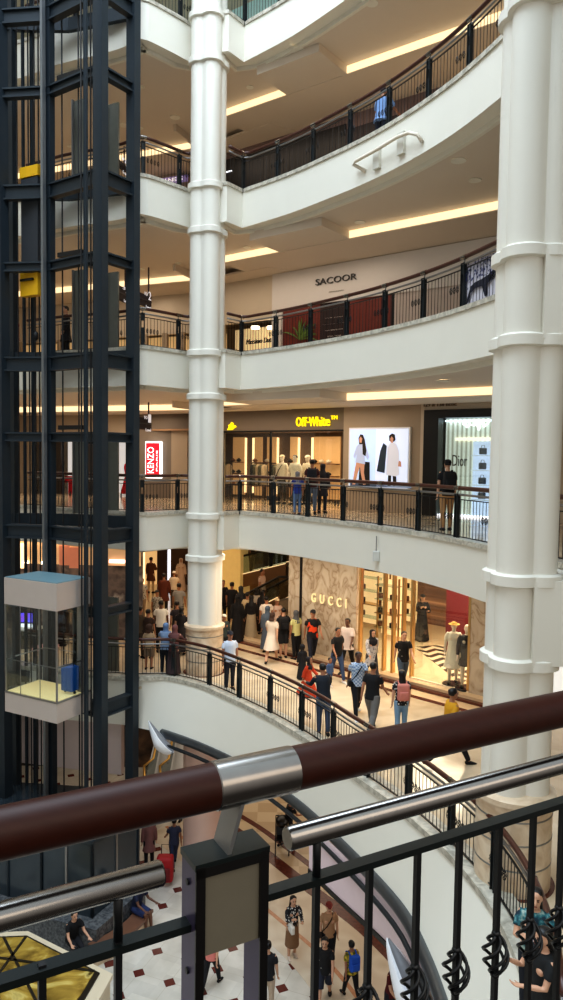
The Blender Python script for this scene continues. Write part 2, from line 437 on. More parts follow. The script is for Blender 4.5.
# ------------------------------------------------------------------ columns
def quatre(c, th, d, r, z, n=56):
    out = []
    for k in range(n):
        ph = 2*math.pi*k/n; ps = (ph-th+math.pi/4) % (math.pi/2) - math.pi/4
        rho = d*math.cos(ps)+math.sqrt(max(0, r*r-(d*math.sin(ps))**2))
        out.append(V((c.x+rho*math.cos(ph), c.y+rho*math.sin(ph), z)))
    return out
def column(c, th, label, ped_r):
    t = thing('atrium_column', label, 'column', V((c.x, c.y, 0)), 'white columns of the atrium')
    d, r = .25, .285
    z0 = 0
    part('shaft', MB().loft([quatre(c, th, d, r, HG+1.5), quatre(c, th, d, r, H5+6)]), COLM, t, 'auto')
    for zf in (HO, HS, H4, H5):
        for z in (zf-.02, zf-1.3):
            g = .075
            part('ring', MB().loft([quatre(c, th, d, r+.01, z-.11), quatre(c, th, d, r+g, z-.09), quatre(c, th, d, r+g, z+.06), quatre(c, th, d, r+.03, z+.09)]), COLM, t, 'auto')
    p = part('pedestal', MB().lathe((c.x, c.y, HG), [(ped_r, -.02), (ped_r, 1.38)], 40), PEDEST, t, 'auto')
    part('pedestal_cap', MB().lathe((c.x, c.y, HG), [(ped_r, 1.38), (ped_r+.05, 1.40), (ped_r+.05, 1.48), (ped_r-.05, 1.53), (.3, 1.535)], 40), PEDEST, t, 'auto')
    for z in (.42, .82, 1.18):
        part('metal_band', MB().lathe((c.x, c.y, HG+z), [(ped_r-.02, -.012), (ped_r+.006, -.012), (ped_r+.006, .012), (ped_r-.02, .012)], 40), STEEL2, t, 'auto')
    part('lower_shaft', MB().lathe((c.x, c.y, 0), [(.62, .0), (.62, HG-.32)], 36), mat('pink_marble', (224, 190, 176), .3, var=.06, scale=3), t, 'auto')
    part('foot_ring', MB().lathe((c.x, c.y, HG), [(ped_r+.07, .0), (ped_r+.07, .008), (.3, .009)], 40), BAND, t)
    return t
column(C1, R(-90+17+6), 'white fluted column between the two balcony wings, with stone base', .57)
column(C2, R(-90-21-18), 'massive white ringed column on a round stone pedestal beside the shop window', .58)
# blocks that tie the near column to the balconies
for nm, z in (('own', HO), ('second', HS), ('third', H4), ('fourth', H5)):
    struct('column_link_trim_'+nm, MB().prism([(3.76, 10.85), (5.6, 10.95), (5.6, 12.6), (4.35, 12.6), (3.8, 11.6)], z-1.3, z-.02), COLM)
# ------------------------------------------------------------------ railings
def basket(mb, c, h, rad, n=4, seg=10, wr=.006, turns=.75):
    for k in range(n):
        pts = []
        for i in range(seg+1):
            t = i/seg; a = 2*math.pi*(k/n+turns*t); q = rad*math.sin(math.pi*t)**.8+.004
            pts.append(V(c)+V((q*math.cos(a), q*math.sin(a), (t-.5)*h)))
        mb.tube(pts, wr, 5)
    return mb
def baluster_mesh(orn):
    mb = MB(); mb.tube([(0, 0, .12), (0, 0, .92)], .0072, 5)
    if orn: basket(mb, (0, 0, .54), .15, .028, 4, 6, .006)
    return mb.mesh('baluster', IRON, False)
BAL = {False: baluster_mesh(False), True: baluster_mesh(True)}
POSTM = None
def post_mesh():
    mb = MB()
    for s in (-1, 1): mb.box((s*.051, 0, .52), (.016, .08, 1.04))
    mb.box((0, 0, 1.03), (.118, .085, .02)); mb.box((0, 0, .03), (.118, .085, .06)); mb.box((0, 0, .92), (.10, .03, .2)); mb.box((0, 0, .35), (.1, .02, .55))
    return mb.mesh('post', POST)
POSTM = post_mesh()
CLAMP = MB().tube([(0, 0, 1.03), (0, .03, 1.16)], .016, 6).mesh('bracket', STEEL2, True)
SLEEVE = MB().tube([(-.09, 0, 1.16), (.09, 0, 1.16)], .052, 12, V((0, 0, 1))).mesh('sleeve', STEEL, 'auto')
def railing(label, path, z, post_at, spacing=.118, group='balcony railings'):
    """path: plan points; post_at: distances of the posts along it"""
    L = plen(path); p0 = along(path, L/2)[0]
    t = thing('balcony_railing', label, 'railing', V((p0.x, p0.y, z)), group)
    rs = resample(path, max(4, int(L/.3)))
    part('handrail', MB().tube(zed(rs, z+1.16), .046, 10, V((0, 0, 1))), WOODF, t, True)
    part('steel_rail', MB().tube(zed(rs, z+1.02), .024, 8, V((0, 0, 1))), STEEL2, t, True)
    part('top_bar', MB().bar(zed(rs, z+.92), .03, .02), IRON, t)
    part('bottom_bar', MB().bar(zed(rs, z+.13), .03, .02), IRON, t)
    for s in post_at:
        p, d = along(path, s); a = math.atan2(d.y, d.x)
        for nm, me in (('post', POSTM), ('bracket', CLAMP), ('sleeve', SLEEVE)):
            o = link(nm, me, t); o.location = V((p.x, p.y, z)) - org(t); o.rotation_euler = (0, 0, a)
    n = int(L/spacing); items = []
    for i in range(n):
        s = (i+.5)*L/n
        if any(abs(s-q) < .1 for q in post_at): continue
        items.append((s, i))
    extra = MB()
    near = sorted(items, key=lambda q: along(path, q[0])[0].length)[:100]
    near = set(q[1] for q in near)
    for s, i in items:
        p, d = along(path, s); orn = (i % 12) in (3, 4, 5, 6, 7)
        if i in near:
            o = link('baluster', BAL[orn], t); o.location = V((p.x, p.y, z)) - org(t); o.rotation_euler = (0, 0, i*.7)
        else:
            extra.tube([(p.x, p.y, z+.12), (p.x, p.y, z+.92)], .0072, 5)
    if extra.v:
        o = part('far_balusters', extra, IRON, t); o['kind'] = 'stuff'
    return t
URr = offset(UR, -.12); URr = [p for p in URr if p.y > 10.5]
blk = [V((-1.68, 22.25, 0))]
ULr = [p for p in offset(UL, -.12) if p.x > -8.3] + [V((-2.72, 22.6, 0))]
def posts(path, first, step): 
    L = plen(path); out = []; s = first
    while s < L: out.append(s); s += step
    return out
for z, side in ((HO, 'own'), (HS, 'sec'), (H4, 'third'), (H5, 'top')):
    what = {'own': 'in front of the yellow-signed boutique', 'sec': 'below the black-lettered white hoarding', 'third': 'above the white pipe bracket, second highest balcony', 'top': 'of the topmost balcony, in front of a plant'}[side]
    railing('curved wood and iron railing ' + what, blk+URr, z, posts(blk+URr, .62, 1.465))
    what = {'own': 'under the red vertical sign', 'sec': 'under the hanging direction sign, left of the column', 'third': 'on the second highest storey, left of the column', 'top': 'on the topmost storey, left of the column'}[side]
    railing('short stretch of balcony railing ' + what, ULr, z, posts(ULr, .8, 1.3))
GRr = [p for p in offset(GE, -.16) if p.x > -8 and (p.y > 7.2)]
railing('long sweeping railing of the crowded floor, with shoppers leaning on it', GRr, HG, posts(GRr, .55, 1.42))

# ------------------------------------------------------------------ the railing in front of the camera
A0 = V((-.443, 1.165, 0)); DF = V((1.124, .625, 0)).normalized(); NF = V((DF.y, -DF.x, 0))     # NF towards the viewer
HZ = EYE-.613                                                                                     # handrail axis
HANDM = WOOD
def fr(s, d=0., z=0.): return A0+DF*s+NF*d+V((0, 0, HZ+z))
FT = thing('foreground_railing', 'thick dark wood handrail over steel tubes and black iron bars, closest to the viewer', 'railing', fr(.4, 0, -1.16))
MF = Matrix((DF, NF, V((0, 0, 1)))).transposed()
def s_at(px, py, dz):                      # distance along the rail that shows at this sight line
    d = ray(px, py); n = V((-DF.y, DF.x, 0)); t = A0.dot(n)/V((d.x, d.y, 0)).dot(n); return (V((d.x*t, d.y*t, 0))-A0).dot(DF)
sl0, sl1 = s_at(213, 790, 0), s_at(292, 769, 0)
RH = .0425
part('handrail', MB().tube([fr(-1.2), fr(sl0+.02)], RH, 40, V((0, 0, 1))), WOOD, FT, 'auto')
part('handrail', MB().tube([fr(sl1-.02), fr(3.6)], RH, 40, V((0, 0, 1))), WOOD, FT, 'auto')
part('steel_sleeve', MB().tube([fr(sl0), fr(sl0+.002), fr(sl1-.002), fr(sl1)], [RH, RH+.0022, RH+.0022, RH], 40, V((0, 0, 1))), STEEL, FT, 'auto')
t0, t1 = s_at(162, 878, 0), s_at(287, 840, 0)
for a, b in ((-1.2, t0), (t1, 3.6)):
    part('steel_tube', MB().tube([fr(a, 0, -.140), fr(a+.004, 0, -.140), fr(b-.004, 0, -.140), fr(b, 0, -.140)], [.0205, .0235, .0235, .0205], 32, V((0, 0, 1))), STEEL, FT, 'auto')
# the post: two plates, framed head with a bronze panel
A_ = A0; A0 = A_+NF*.036; pa, pb = s_at(196, 900, 0), s_at(268.5, 880, 0); A0 = A_
pc, pw = (pa+pb)/2, (pb-pa); ptop = -.128
PG = mat('green_black_steel', (33, 40, 40), .3, .5, var=.15, scale=30)
PLV = mat('violet_grey_steel', (76, 68, 96), .35, .5, var=.1, scale=8)
for s, nm in ((pc-pw/2+.008, 'post_plate'), (pc+pw/2-.008, 'post_plate')):
    part(nm, MB().box(fr(s, 0, -.64), (.016, .066, 1.03), MF), PLV, FT)
    part('post_edge', MB().box(fr(s, .034, -.64), (.0165, .004, 1.03), MF), BLACK, FT)
part('post_head', MB().box(fr(pc, 0, ptop), (pw+.004, .074, .012), MF), PG, FT)
hd = MB(); ph = .175
hd.box(fr(pc, .0345, ptop-.012), (pw, .006, .018), MF)
for s in (pc-pw/2+.009, pc+pw/2-.009): hd.box(fr(s, .0345, ptop-ph/2), (.018, .006, ph), MF)
part('post_frame', hd, BLACK, FT)
part('post_panel', MB().box(fr(pc, .0, ptop-ph/2-.004), (pw-.03, .062, ph-.012), MF), mat('bronze_panel', (112, 106, 92), .45, .2, var=.06, scale=30), FT)
for z in (-.17, -.34):
    part('bolt', MB().tube([fr(pc-pw/2-.004, 0, z), fr(pc-pw/2+.004, 0, z)], .006, 10, V((0, 0, 1))), IRON, FT, 'auto')
br = MB()
b0, b1 = pc-.006, pc+.022
br.loft([[fr(q-.004, -.034, z), fr(q-.004, .030, z), fr(q+.004, .030, z), fr(q+.004, -.034, z)] for q, z in ((b0, ptop+.004), (b1, -.03))])
part('bracket', br, STEEL2, FT)
FBAR = mat('bar_paint', (28, 34, 34), .3, .4, var=.2, scale=30)
for a, b, zz in ((-1.2, pa+.006, -.251), (pb-.006, 3.6, -.240)):
    part('flat_bar', MB().bar([fr(a, 0, zz), fr(b, 0, zz)], .03, .014), FBAR, FT)
    part('foot_bar', MB().bar([fr(a, 0, -1.02), fr(b, 0, -1.02)], .03, .014), FBAR, FT)
fb = MB(); fb.box((0, 0, -.39), (.0125, .0125, .78)); FBAL = fb.mesh('baluster', IRON)
fk = MB(); basket(fk, (0, 0, 0), .10, .026, 5, 16, .0042, .62)
for z in (-.052, .052): fk.ell((0, 0, z), (.011, .011, .008), 10, 6)
FBASK = fk.mesh('basket', IRON, True)
cols = [(42, 985, 0), (118, 940, 1), (316, 900, 1), (369, 900, 0), (417, 880, 0), (459, 860, 0), (499, 840, 0), (533, 830, 0), (562, 820, 0)]
ss = [(s_at(x, y, 0), st) for x, y, st in cols]
last = ss[-1][0]
ss += [(last+.1*k, 0) for k in range(1, 8)]
for s, st in ss:
    o = link('baluster', FBAL, FT); o.location = fr(s, 0, -.24)-org(FT); o.rotation_euler = (0, 0, math.atan2(DF.y, DF.x))
    if not st and s > pb:
        q = link('basket', FBASK, o); q.location = (0, 0, -.325)
    if st:
        part('stanchion', MB().tube([fr(s, 0, -.24), fr(s, 0, -.14)], .0085, 10), IRON, FT, True)

# ------------------------------------------------------------------ steel bullnose and its scoops
solo('steel_bullnose_rail', MB().tube(TUBE, .125, 14, V((0, 0, 1))), mat('dark_steel_tube', (112, 116, 120), .3, .85, var=.1), 'thick curved steel tube along the foot of the white fascia', 'pipe', smooth=True)
solo('steel_conduit', MB().tube([p+V((-.12, -.1, -.24)) for p in TUBE], .05, 8, V((0, 0, 1))), mat('dark_conduit', (62, 64, 66), .4, .6), 'thin dark pipe running just below the thick curved steel tube', 'pipe', smooth=True)
def scoop(name, pts_in, pts_out, label):
    """a flared white shell, two edges lofted"""
    n = len(pts_in)
    t = MB()
    t.strip(pts_out, pts_in)
    return t
WSH = mat('white_shell', (232, 232, 236), .35, var=.02)
def make_scoop(p, dirv, L, w, h, label, opn=(1, .25, .3)):
    """pointed boat-like shell: apex at p, opens along dirv"""
    d = V(dirv).normalized(); u = V(opn); u = (u-d*u.dot(d)).normalized(); s = d.cross(u)
    t = thing('curved_shell', label, 'light fitting', p, 'white shells on the steel tube')
    rings, inner = [], []
    for i in range(13):
        k = i/12; q_ = min(1, .04+k*1.5)**.75*math.sqrt(max(.02, 1-(max(0, k-.6)/.4)**2)); ww = w*q_; hh = h*q_
        c = V(p)+d*(L*k)
        rings.append([c + s*(ww*math.cos(a)) - u*(hh*math.sin(a)) for a in [math.pi*j/14 for j in range(15)]])
        inner.append([c + s*(.68*ww*math.cos(a)+.12*ww) - u*(.7*hh*math.sin(a)) + u*.012 for a in [math.pi*j/14 for j in range(15)]])
    m = MB(); m.loft(rings, cap=False, closed=False)
    for a, b in zip(rings, rings[1:]): m.add([a[-1], b[-1]], [])
    part('shell', m, WSH, t, True)
    m = MB(); m.loft(inner, cap=False, closed=False); part('lining', m, mat('grey_lining', (128, 126, 128), .5), t, True)
    m = MB()
    for j in (0, -1): m.strip([r[j] for r in rings], [r[j]+u*.012 if False else q[j] for r, q in zip(rings, inner)])
    part('rim', m, WSH, t, True)
a, b = at(149, 721, ZT+.35), at(172, 752, ZT-.25)
make_scoop(a, b-a, (b-a).length*1.02, .38, .3, 'white pointed shell at the far end of the steel tube, near the lift', (.95, -.25, .3))
a, b = at(388, 938, ZT-.35), at(428, 1006, ZT-.75)
make_scoop(a, b-a, (b-a).length*1.2, .46, .4, 'white pointed shell beside the steel tube, above the person in dark red', (.75, -.45, .6))
# pink lower band of the fascia
lo_px = [(309, 868), (330, 889), (355, 912), (385, 940), (412, 972), (430, 1005)]
lo = catmull([tuple(at(x, y, EYE-9.1)) for x, y in lo_px], .3)
hi_px = [(309, 822), (330, 842), (355, 866), (385, 898), (412, 935), (430, 975)]
hi = catmull([tuple(at(x, y, EYE-8.1)) for x, y in hi_px], .3)
n = 24; lo, hi = resample(lo, n), resample(hi, n)
struct('fascia_trim_lower', MB().strip(lo, hi), mat('pink_white', (226, 206, 212), .5, var=.03))
struct('fascia_trim_edge', MB().loft([[p+V((0, 0, .0)), p+V((0, 0, -.1)), q+V((0, 0, -.1)), q+V((0, 0, 0))] for p, q in zip(offset(lo, .03), offset(lo, -.15))]), BLACK)

# ------------------------------------------------------------------ glass lift and its tower
def at_z(px, py, y): 
    d = ray(px, py); t = y/d.dot(FW); return V((d.x*t, d.y*t, EYE+d.z*t))
def plan(px, y, py=457): p = at_z(px, py, y); return V((p.x, p.y, 0))
TW = thing('lift_tower', 'dark steel frame tower of the glass lift, with cables, rising through every storey', 'lift tower', plan(60, 21))
ux, vx = V((-.88, .475, 0)).normalized(), V((.475, .88, 0)).normalized()
MT = Matrix((ux, vx, V((0, 0, 1)))).transposed()
TOPZ = H5+7
pA, pB, pC, pD = plan(2, 21.6), plan(51, 21.4), plan(100.5, 20.2), plan(132.5, 21.2)
def post(nm, p, w, d, m=TOWER, z0=0., z1=TOPZ): return part(nm, MB().box((p.x, p.y, (z0+z1)/2), (w, d, z1-z0), MT), m, TW)
post('column', pA, .36, .3); post('column', pB, .2, .2); post('pale_edge', pB+V((-.16, -.1, 0)), .07, .1, mat('pale_rail', (120, 124, 128), .4, .6))
post('column', pC, .31, .26); post('column', pD, .29, .26)
post('guide_rail', plan(44.5, 21.2), .09, .12, mat('pale_rail', (120, 124, 128), .4, .6)); post('guide_rail', plan(86, 19.8), .09, .08); post('guide_rail', plan(91, 19.95), .03, .03, CABLE)
for x, y, w in ((14.5, 22.4, .16), (34, 22.5, .1), (25, 22.4, .07), (9.5, 22.6, .14)): post('rear_column', plan(x, y), w, w)
pE = plan(118, 22.3)
for zf in (HG, HO, HS, H4, H5):
    for dz, hh in ((-.5, .36), (2.25, .22)):
        z = zf+dz
        for a, b in ((pA, pB), (pB, pC), (pC, pD)):
            m = MB(); d = (b-a).normalized(); M2 = Matrix((d, V((-d.y, d.x, 0)), V((0, 0, 1)))).transposed(); c = (a+b)/2; l = (b-a).length
            for q, tt in ((hh/2, .05), (-hh/2, .05)): m.box((c.x, c.y, z+q), (l, .22, tt), M2)
            m.box((c.x, c.y, z), (l, .06, hh), M2)
            part('beam', m, TOWER, TW)
    m = MB(); 
    for a, b in ((plan(8, 22.4), plan(70, 22.4)), (plan(70, 22.4), plan(128, 21.75))):
        c = (a+b)/2; d = (b-a).normalized(); M2 = Matrix((d, V((-d.y, d.x, 0)), V((0, 0, 1)))).transposed(); m.box((c.x, c.y, zf-.22), ((b-a).length, .16, .36), M2)
    part('landing_beam', m, TOWER, TW)
    part('pulley_bracket', MB().box(plan(92, 20.6)+V((0, 0, zf+2.2)), (.18, .3, .3), MT).box(plan(71, 21)+V((0, 0, zf+2.52)), (.9, .1, .12), MT), IRON, TW)
for z0 in (1.6,):
    for a, b in ((pA, pB), (pC, pD)):
        m = MB(); m.tube([a+V((0, 0, .4)), b+V((0, 0, 3.2))], .1, 6); part('brace', m, TOWER, TW)
for x, y in ((30, 21.9), (36, 21.9), (40, 21.8), (63, 21.4), (79, 20.9), (81.5, 19.75), (19, 22.0)):
    p = plan(x, y); part('cable', MB().tube([(p.x, p.y, .2), (p.x, p.y, TOPZ)], .022, 6), CABLE, TW)
p = plan(36.5, 21.7); part('cable_weight', MB().lathe((p.x, p.y, HS+.35), [(.02, -.12), (.07, -.08), (.07, .08), (.02, .12)], 12), CABLE, TW, True)
for x, y in ((80.5, 22.0), (113, 22.2)):
    for zf in (HG, HO, HS, H4, H5):
        p = plan(x, y); t = MB().box((p.x, p.y, zf+1.16), (.42, .06, 2.3), MT)
        part('landing_glass', t, mat('landing_glass_grey', (112, 112, 104), .2, .2, var=.1), TW)
        part('landing_jamb', MB().box((p.x-.2, p.y-.02, zf+1.16), (.04, .08, 2.3), MT), STEEL2, TW)
PLR = ramp_mat('grey_granite', 'noise', [(.35, (74, 76, 80)), (.65, (112, 114, 116))], .25, tex=14)
PIT = [plan(-60, 20.6), plan(40, 19.4), plan(92, 18.9), plan(139, 20.6), plan(120, 22.2), plan(-60, 22.8)]
pit = thing('lift_enclosure', 'dark blue-grey glazed enclosure around the lowest part of the lift tower', 'enclosure', plan(60, 20.5)+V((0, 0, .75)))
SLATE = mat('slate_glass', (58, 68, 76), .15, .2, var=.15, scale=2)
part('glass_wall', MB().prism([(p.x, p.y) for p in PIT], .75, 2.75), SLATE, pit)
part('top_edge', MB().bar([PIT[0]+V((0, 0, 2.8)), PIT[1]+V((0, 0, 2.8)), PIT[2]+V((0, 0, 2.8)), PIT[3]+V((0, 0, 2.8))], .1, .1), TOWER, pit)
for a, b, n_ in ((0, 1, 3), (1, 2, 2), (2, 3, 2)):
    for k in range(n_+1):
        q = PIT[a].lerp(PIT[b], k/n_); part('mullion', MB().box((q.x, q.y, 1.76), (.07, .07, 2.0), MT), STEEL2 if k % 2 else TOWER, pit)
solo('granite_plinth', MB().prism([tuple(p)[:2] for p in (plan(-75, 20.2), plan(40, 18.9), plan(96, 18.4), plan(147, 20.3), plan(125, 22.6), plan(-75, 23.2))], 0, .75), PLR, 'grey granite plinth around the foot of the lift tower', 'plinth')
# counterweight
cw = thing('counterweight', 'yellow and grey counterweight hanging in the left of the lift tower', 'counterweight', plan(33, 21.7)+V((0, 0, HS+1.2)))
YEL = mat('safety_yellow', (222, 172, 22), .5, var=.1); c = plan(33, 21.75)
def zy(py, y): return at_z(33, py, y).z
part('weight_plates', MB().box((c.x, c.y, (zy(184, 21.7)+zy(266, 21.7))/2), (.66, .18, zy(184, 21.7)-zy(266, 21.7)), MT), mat('cast_iron', (58, 62, 68), .6, .3, bump=.2, scale=12), cw)
part('buffer_block', MB().box((c.x, c.y, (zy(266, 21.7)+zy(299, 21.7))/2), (.7, .24, .9), MT), YEL, cw)
part('head_block', MB().box((c.x, c.y, (zy(172, 21.7)+zy(184, 21.7))/2), (.72, .22, .3), MT), YEL, cw)
part('clamp', MB().box((c.x-.1, c.y-.16, zy(283, 21.7)), (.5, .06, .06), MT), IRON, cw)
# the car
F = at_z(56.5, 584, 19.3); Zr, Zf, Zb, Zg = F.z, at_z(57, 612, 19.3).z, at_z(57, 727, 19.3).z, at_z(57, 705.5, 19.3).z
LU, LV = 1.95, 1.25
def cp(a, b, z): p = F+ux*a+vx*b; return V((p.x, p.y, z))
car = thing('lift_car', 'glass lift car with pale metal roof and base, empty except for a blue suitcase', 'lift', cp(LU/2, LV/2, Zb))
PALE = mat('pale_satin_metal', (196, 186, 180), .4, .25, var=.04, scale=2)
def cbox(a0, a1, b0, b1, z0, z1): p = cp((a0+a1)/2, (b0+b1)/2, (z0+z1)/2); return MB().box(p, (a1-a0, b1-b0, z1-z0), MT)
part('roof', cbox(0, LU, 0, LV, Zf, Zr), PALE, car); part('roof_cover', cbox(.02, LU-.02, .02, LV-.02, Zr, Zr+.02), mat('blue_grey_cover', (110, 140, 150), .5), car)
part('base', cbox(0, LU, 0, LV, Zb, Zg), PALE, car); part('floor_mat', cbox(.05, LU-.05, .05, LV-.05, Zg, Zg+.02), mat('lit_straw_floor', (226, 206, 150), .4, emit=.35), car)  # floor glows faintly so the inside of the car looks lit
part('base_edge', cbox(-.01, LU+.01, -.01, LV+.01, Zg-.03, Zg+.005), STEEL2, car)
for nm, q in (('glass_panel', (0.01, LU-.01, 0.01, .025)), ('glass_panel', (.01, .025, .03, LV-.03)), ('glass_panel', (LU-.025, LU-.01, .03, LV-.03))):
    part(nm, cbox(*q, Zg+.02, Zf), glass_mat('lift_glass', (246, 250, 250), .05), car)
for a, b in ((.02, .02), (LU-.02, .02), (LU-.03, LV-.03)): part('corner_post', cbox(a-.02, a+.02, b-.02, b+.02, Zg, Zf), STEEL2, car)
for a in (.62, 1.35): part('mullion', cbox(a-.006, a+.006, .0, .02, Zg, Zf), STEEL2, car)
part('rear_post', cbox(.02, .2, LV-.3, LV-.1, Zg, Zf), mat('grey_post_paint', (122, 116, 112), .4), car)
part('rear_frame', cbox(.3, .42, LV-.12, LV, Zg, Zf), IRON, car)
part('kick_rail', MB().tube([cp(LU-.05, .06, Zg+.9), cp(.06, .06, Zg+.9), cp(.06, LV-.06, Zg+.9)], .022, 8), STEEL2, car, True)
part('handrail', MB().tube([cp(LU-.3, .1, Zg+1.0), cp(LU-.3, LV-.1, Zg+1.0), cp(.1, LV-.1, Zg+1.05)], .018, 8), STEEL2, car, True)
part('ceiling_light', cbox(.3, LU-.3, .3, LV-.3, Zf-.02, Zf), mat('car_light', (255, 240, 215), .5, emit=3), car)
sc_p = cp(.27, .75, Zg+.02)
su = thing('suitcase', 'bright blue upright suitcase standing in the glass lift', 'suitcase', sc_p)
BLUE = mat('blue_shell', (8, 78, 150), .4, var=.1)
def rbox(c, d, M=None, b=.04):
    bm = bmesh.new(); bmesh.ops.create_cube(bm, size=1)
    for v in bm.verts: v.co = V((v.co.x*d[0], v.co.y*d[1], v.co.z*d[2]))
    bmesh.ops.bevel(bm, geom=list(bm.edges), offset=b, segments=3, affect='EDGES', profile=.6)
    mb = MB(); mb.v = [((M @ v.co) if M else v.co.copy())+V(c) for v in bm.verts]; bm.verts.index_update(); mb.f = [tuple(v.index for v in f.verts) for f in bm.faces]; bm.free(); return mb
part('shell', rbox(sc_p+V((0, 0, .42)), (.40, .3, .68), MT), BLUE, su, 'auto')
for k in (-.14, 0, .14): part('rib', rbox(sc_p+ux*k-vx*.152+V((0, 0, .42)), (.03, .015, .56), MT, .006), BLUE, su)
for k in (-.17, .17): part('wheel', MB().ell(sc_p+ux*k+V((0, 0, .04)), (.04, .04, .04)), IRON, su, True)
part('pull_handle', MB().tube([sc_p+ux*.12+V((0, 0, .74)), sc_p+ux*.12+V((0, 0, 1.08)), sc_p-ux*.12+V((0, 0, 1.08)), sc_p-ux*.12+V((0, 0, .74))], .012, 6), IRON, su, True)

# low pale wall under the crowded floor, left of the tower, and the dark hall behind it
struct('wall_under_fascia', MB().loft([[p+V((0, 0, HG-3.1)), p+V((0, 0, HG-.3)), q+V((0, 0, HG-.3)), q+V((0, 0, HG-3.1))] for p, q in ((V((-12, 23.7, 0)), V((-12, 23.9, 0))), (V((-4.75, 21.95, 0)), V((-4.7, 22.15, 0))))]), mat('pinkish_plaster', (206, 188, 182), .6, var=.04))
struct('wall_concourse_rear', MB().span((-17, 30.2, 0), (-2.6, 30.4, HG-1.5)), ramp_mat('dim_hall', 'noise', [(.35, (34, 30, 30)), (.55, (92, 70, 54)), (.7, (150, 116, 84))], .5, tex=1.1, dist=.6))  # noise colours paint the hall's dimness and warm lit patches onto the wall
WORLD_S, LK, EXPO = .64, 1.05, 0.06
# ------------------------------------------------------------------ shops on the own floor (yellow sign, advert, black portal)
def wthing(name, W, q, z, label, cat, group=None, d=0.): return thing(name, label, cat, W.P(q, z, d), group)
def wb(W, *a):
    mb = MB(); W.box(mb, *a); return mb
zo = HO; zc = HS-1.12-.26
q222, q343, q350, q411, q424, q500 = [WO.S(x, 460) for x in (221.5, 343, 350, 411, 424, 520)]
def zrow(px, py): return WO.hit(px, py)[1]
zh = zrow(300, 430)
wallbox('wall_boutique_header', WO, max(q222-3, -.1), q343+.0, zh, zc+.3, BROWNW)
wallbox('wall_advert', WO, q343, q424-.12, zo, zc+.3, TAUPE)
wallbox('wall_pier', WO, q424-.12, q424, zo, zc+.3, BEIGE, -.05)
wallbox('wall_far_right', WO, 12.5, 16, zo, zc+.3, BEIGE)
wallbox('wall_boutique_side', WO, -.1, max(q222-.05, 0), zo, zh, TAUPE)
# room behind the yellow sign
RB = 3.6
wallbox('wall_boutique_rear', WO, q222-4, q343+.3, zo, zc, mat('boutique_back', (98, 76, 58), .6, var=.05), RB, RB+.1)
wallbox('wall_boutique_cheek', WO, q343+.2, q343+.3, zo, zc, TAUPE, .16, RB)
wallbox('ceiling_boutique', WO, q222-4, q343+.2, zh+.05, zh+.12, mat('boutique_ceiling', (150, 118, 88), .7), .1, RB)
q0 = lambda px: WO.S(px, 460)*1.0
def back_q(px, d):       # along-wall position of a sight line on the plane d behind the shopfront
    T = Wall(tuple(WO.P(0, 0, d))[:2], tuple(WO.P(1, 0, d))[:2]); return T.S(px, 460)
for i, px in enumerate((247, 254.5, 279, 300, 313.5)):
    q = back_q(px, RB); solo('shelf_light', wb(WO, q-.035, q+.035, zo+.2, zh-.15, RB-.12, RB-.05), GLOW, ('first', 'second', 'third', 'fourth', 'fifth')[i] + ' from the left of the tall strip lights in the yellow-signed boutique', 'light', 'boutique strip lights')
SH = mat('shelf_panel', (206, 168, 124), .5, emit=.35, ergb=(236, 176, 110))
for px0, px1, lab in ((234, 246, 'leftmost'), (256, 263, 'narrow second'), (268, 278, 'middle'), (291, 299, 'fourth'), (315, 341, 'widest, rightmost')):
    a, b = back_q(px0, RB), back_q(px1, RB)
    s = wthing('wall_shelf_unit', WO, (a+b)/2, zo, lab + ' glowing shelf unit at the back of the yellow-signed boutique', 'shelf', 'boutique shelf units', RB-.2)
    part('back_panel', wb(WO, a, b, zo+.1, zh-.12, RB-.08, RB-.02), SH, s)
    for z in (.5, 1.0, 1.5): part('shelf', wb(WO, a, b, zo+z, zo+z+.04, RB-.42, RB-.05), mat('shelf_wood', (120, 82, 54), .5), s)
    for k in range(int((b-a)/.34)+1):
        for z in (.54, 1.04, 1.54):
            q = a+.15+k*.34
            if q+.12 > b: continue
            m = MB(); c = WO.P(q, zo+z+.07, RB-.25); m.ell(c, (.12, .09, .07), 10, 6); m.box(c+V((0, 0, .05)), (.08, .08, .08))
            solo('handbag', m, random.choice([BLACK, mat('tan_leather', (150, 98, 60), .5), mat('ivory_leather', (222, 210, 190), .5)]), 'small bag on the ' + lab + ' glowing shelf unit', 'bag', 'bags on the boutique shelves', True)
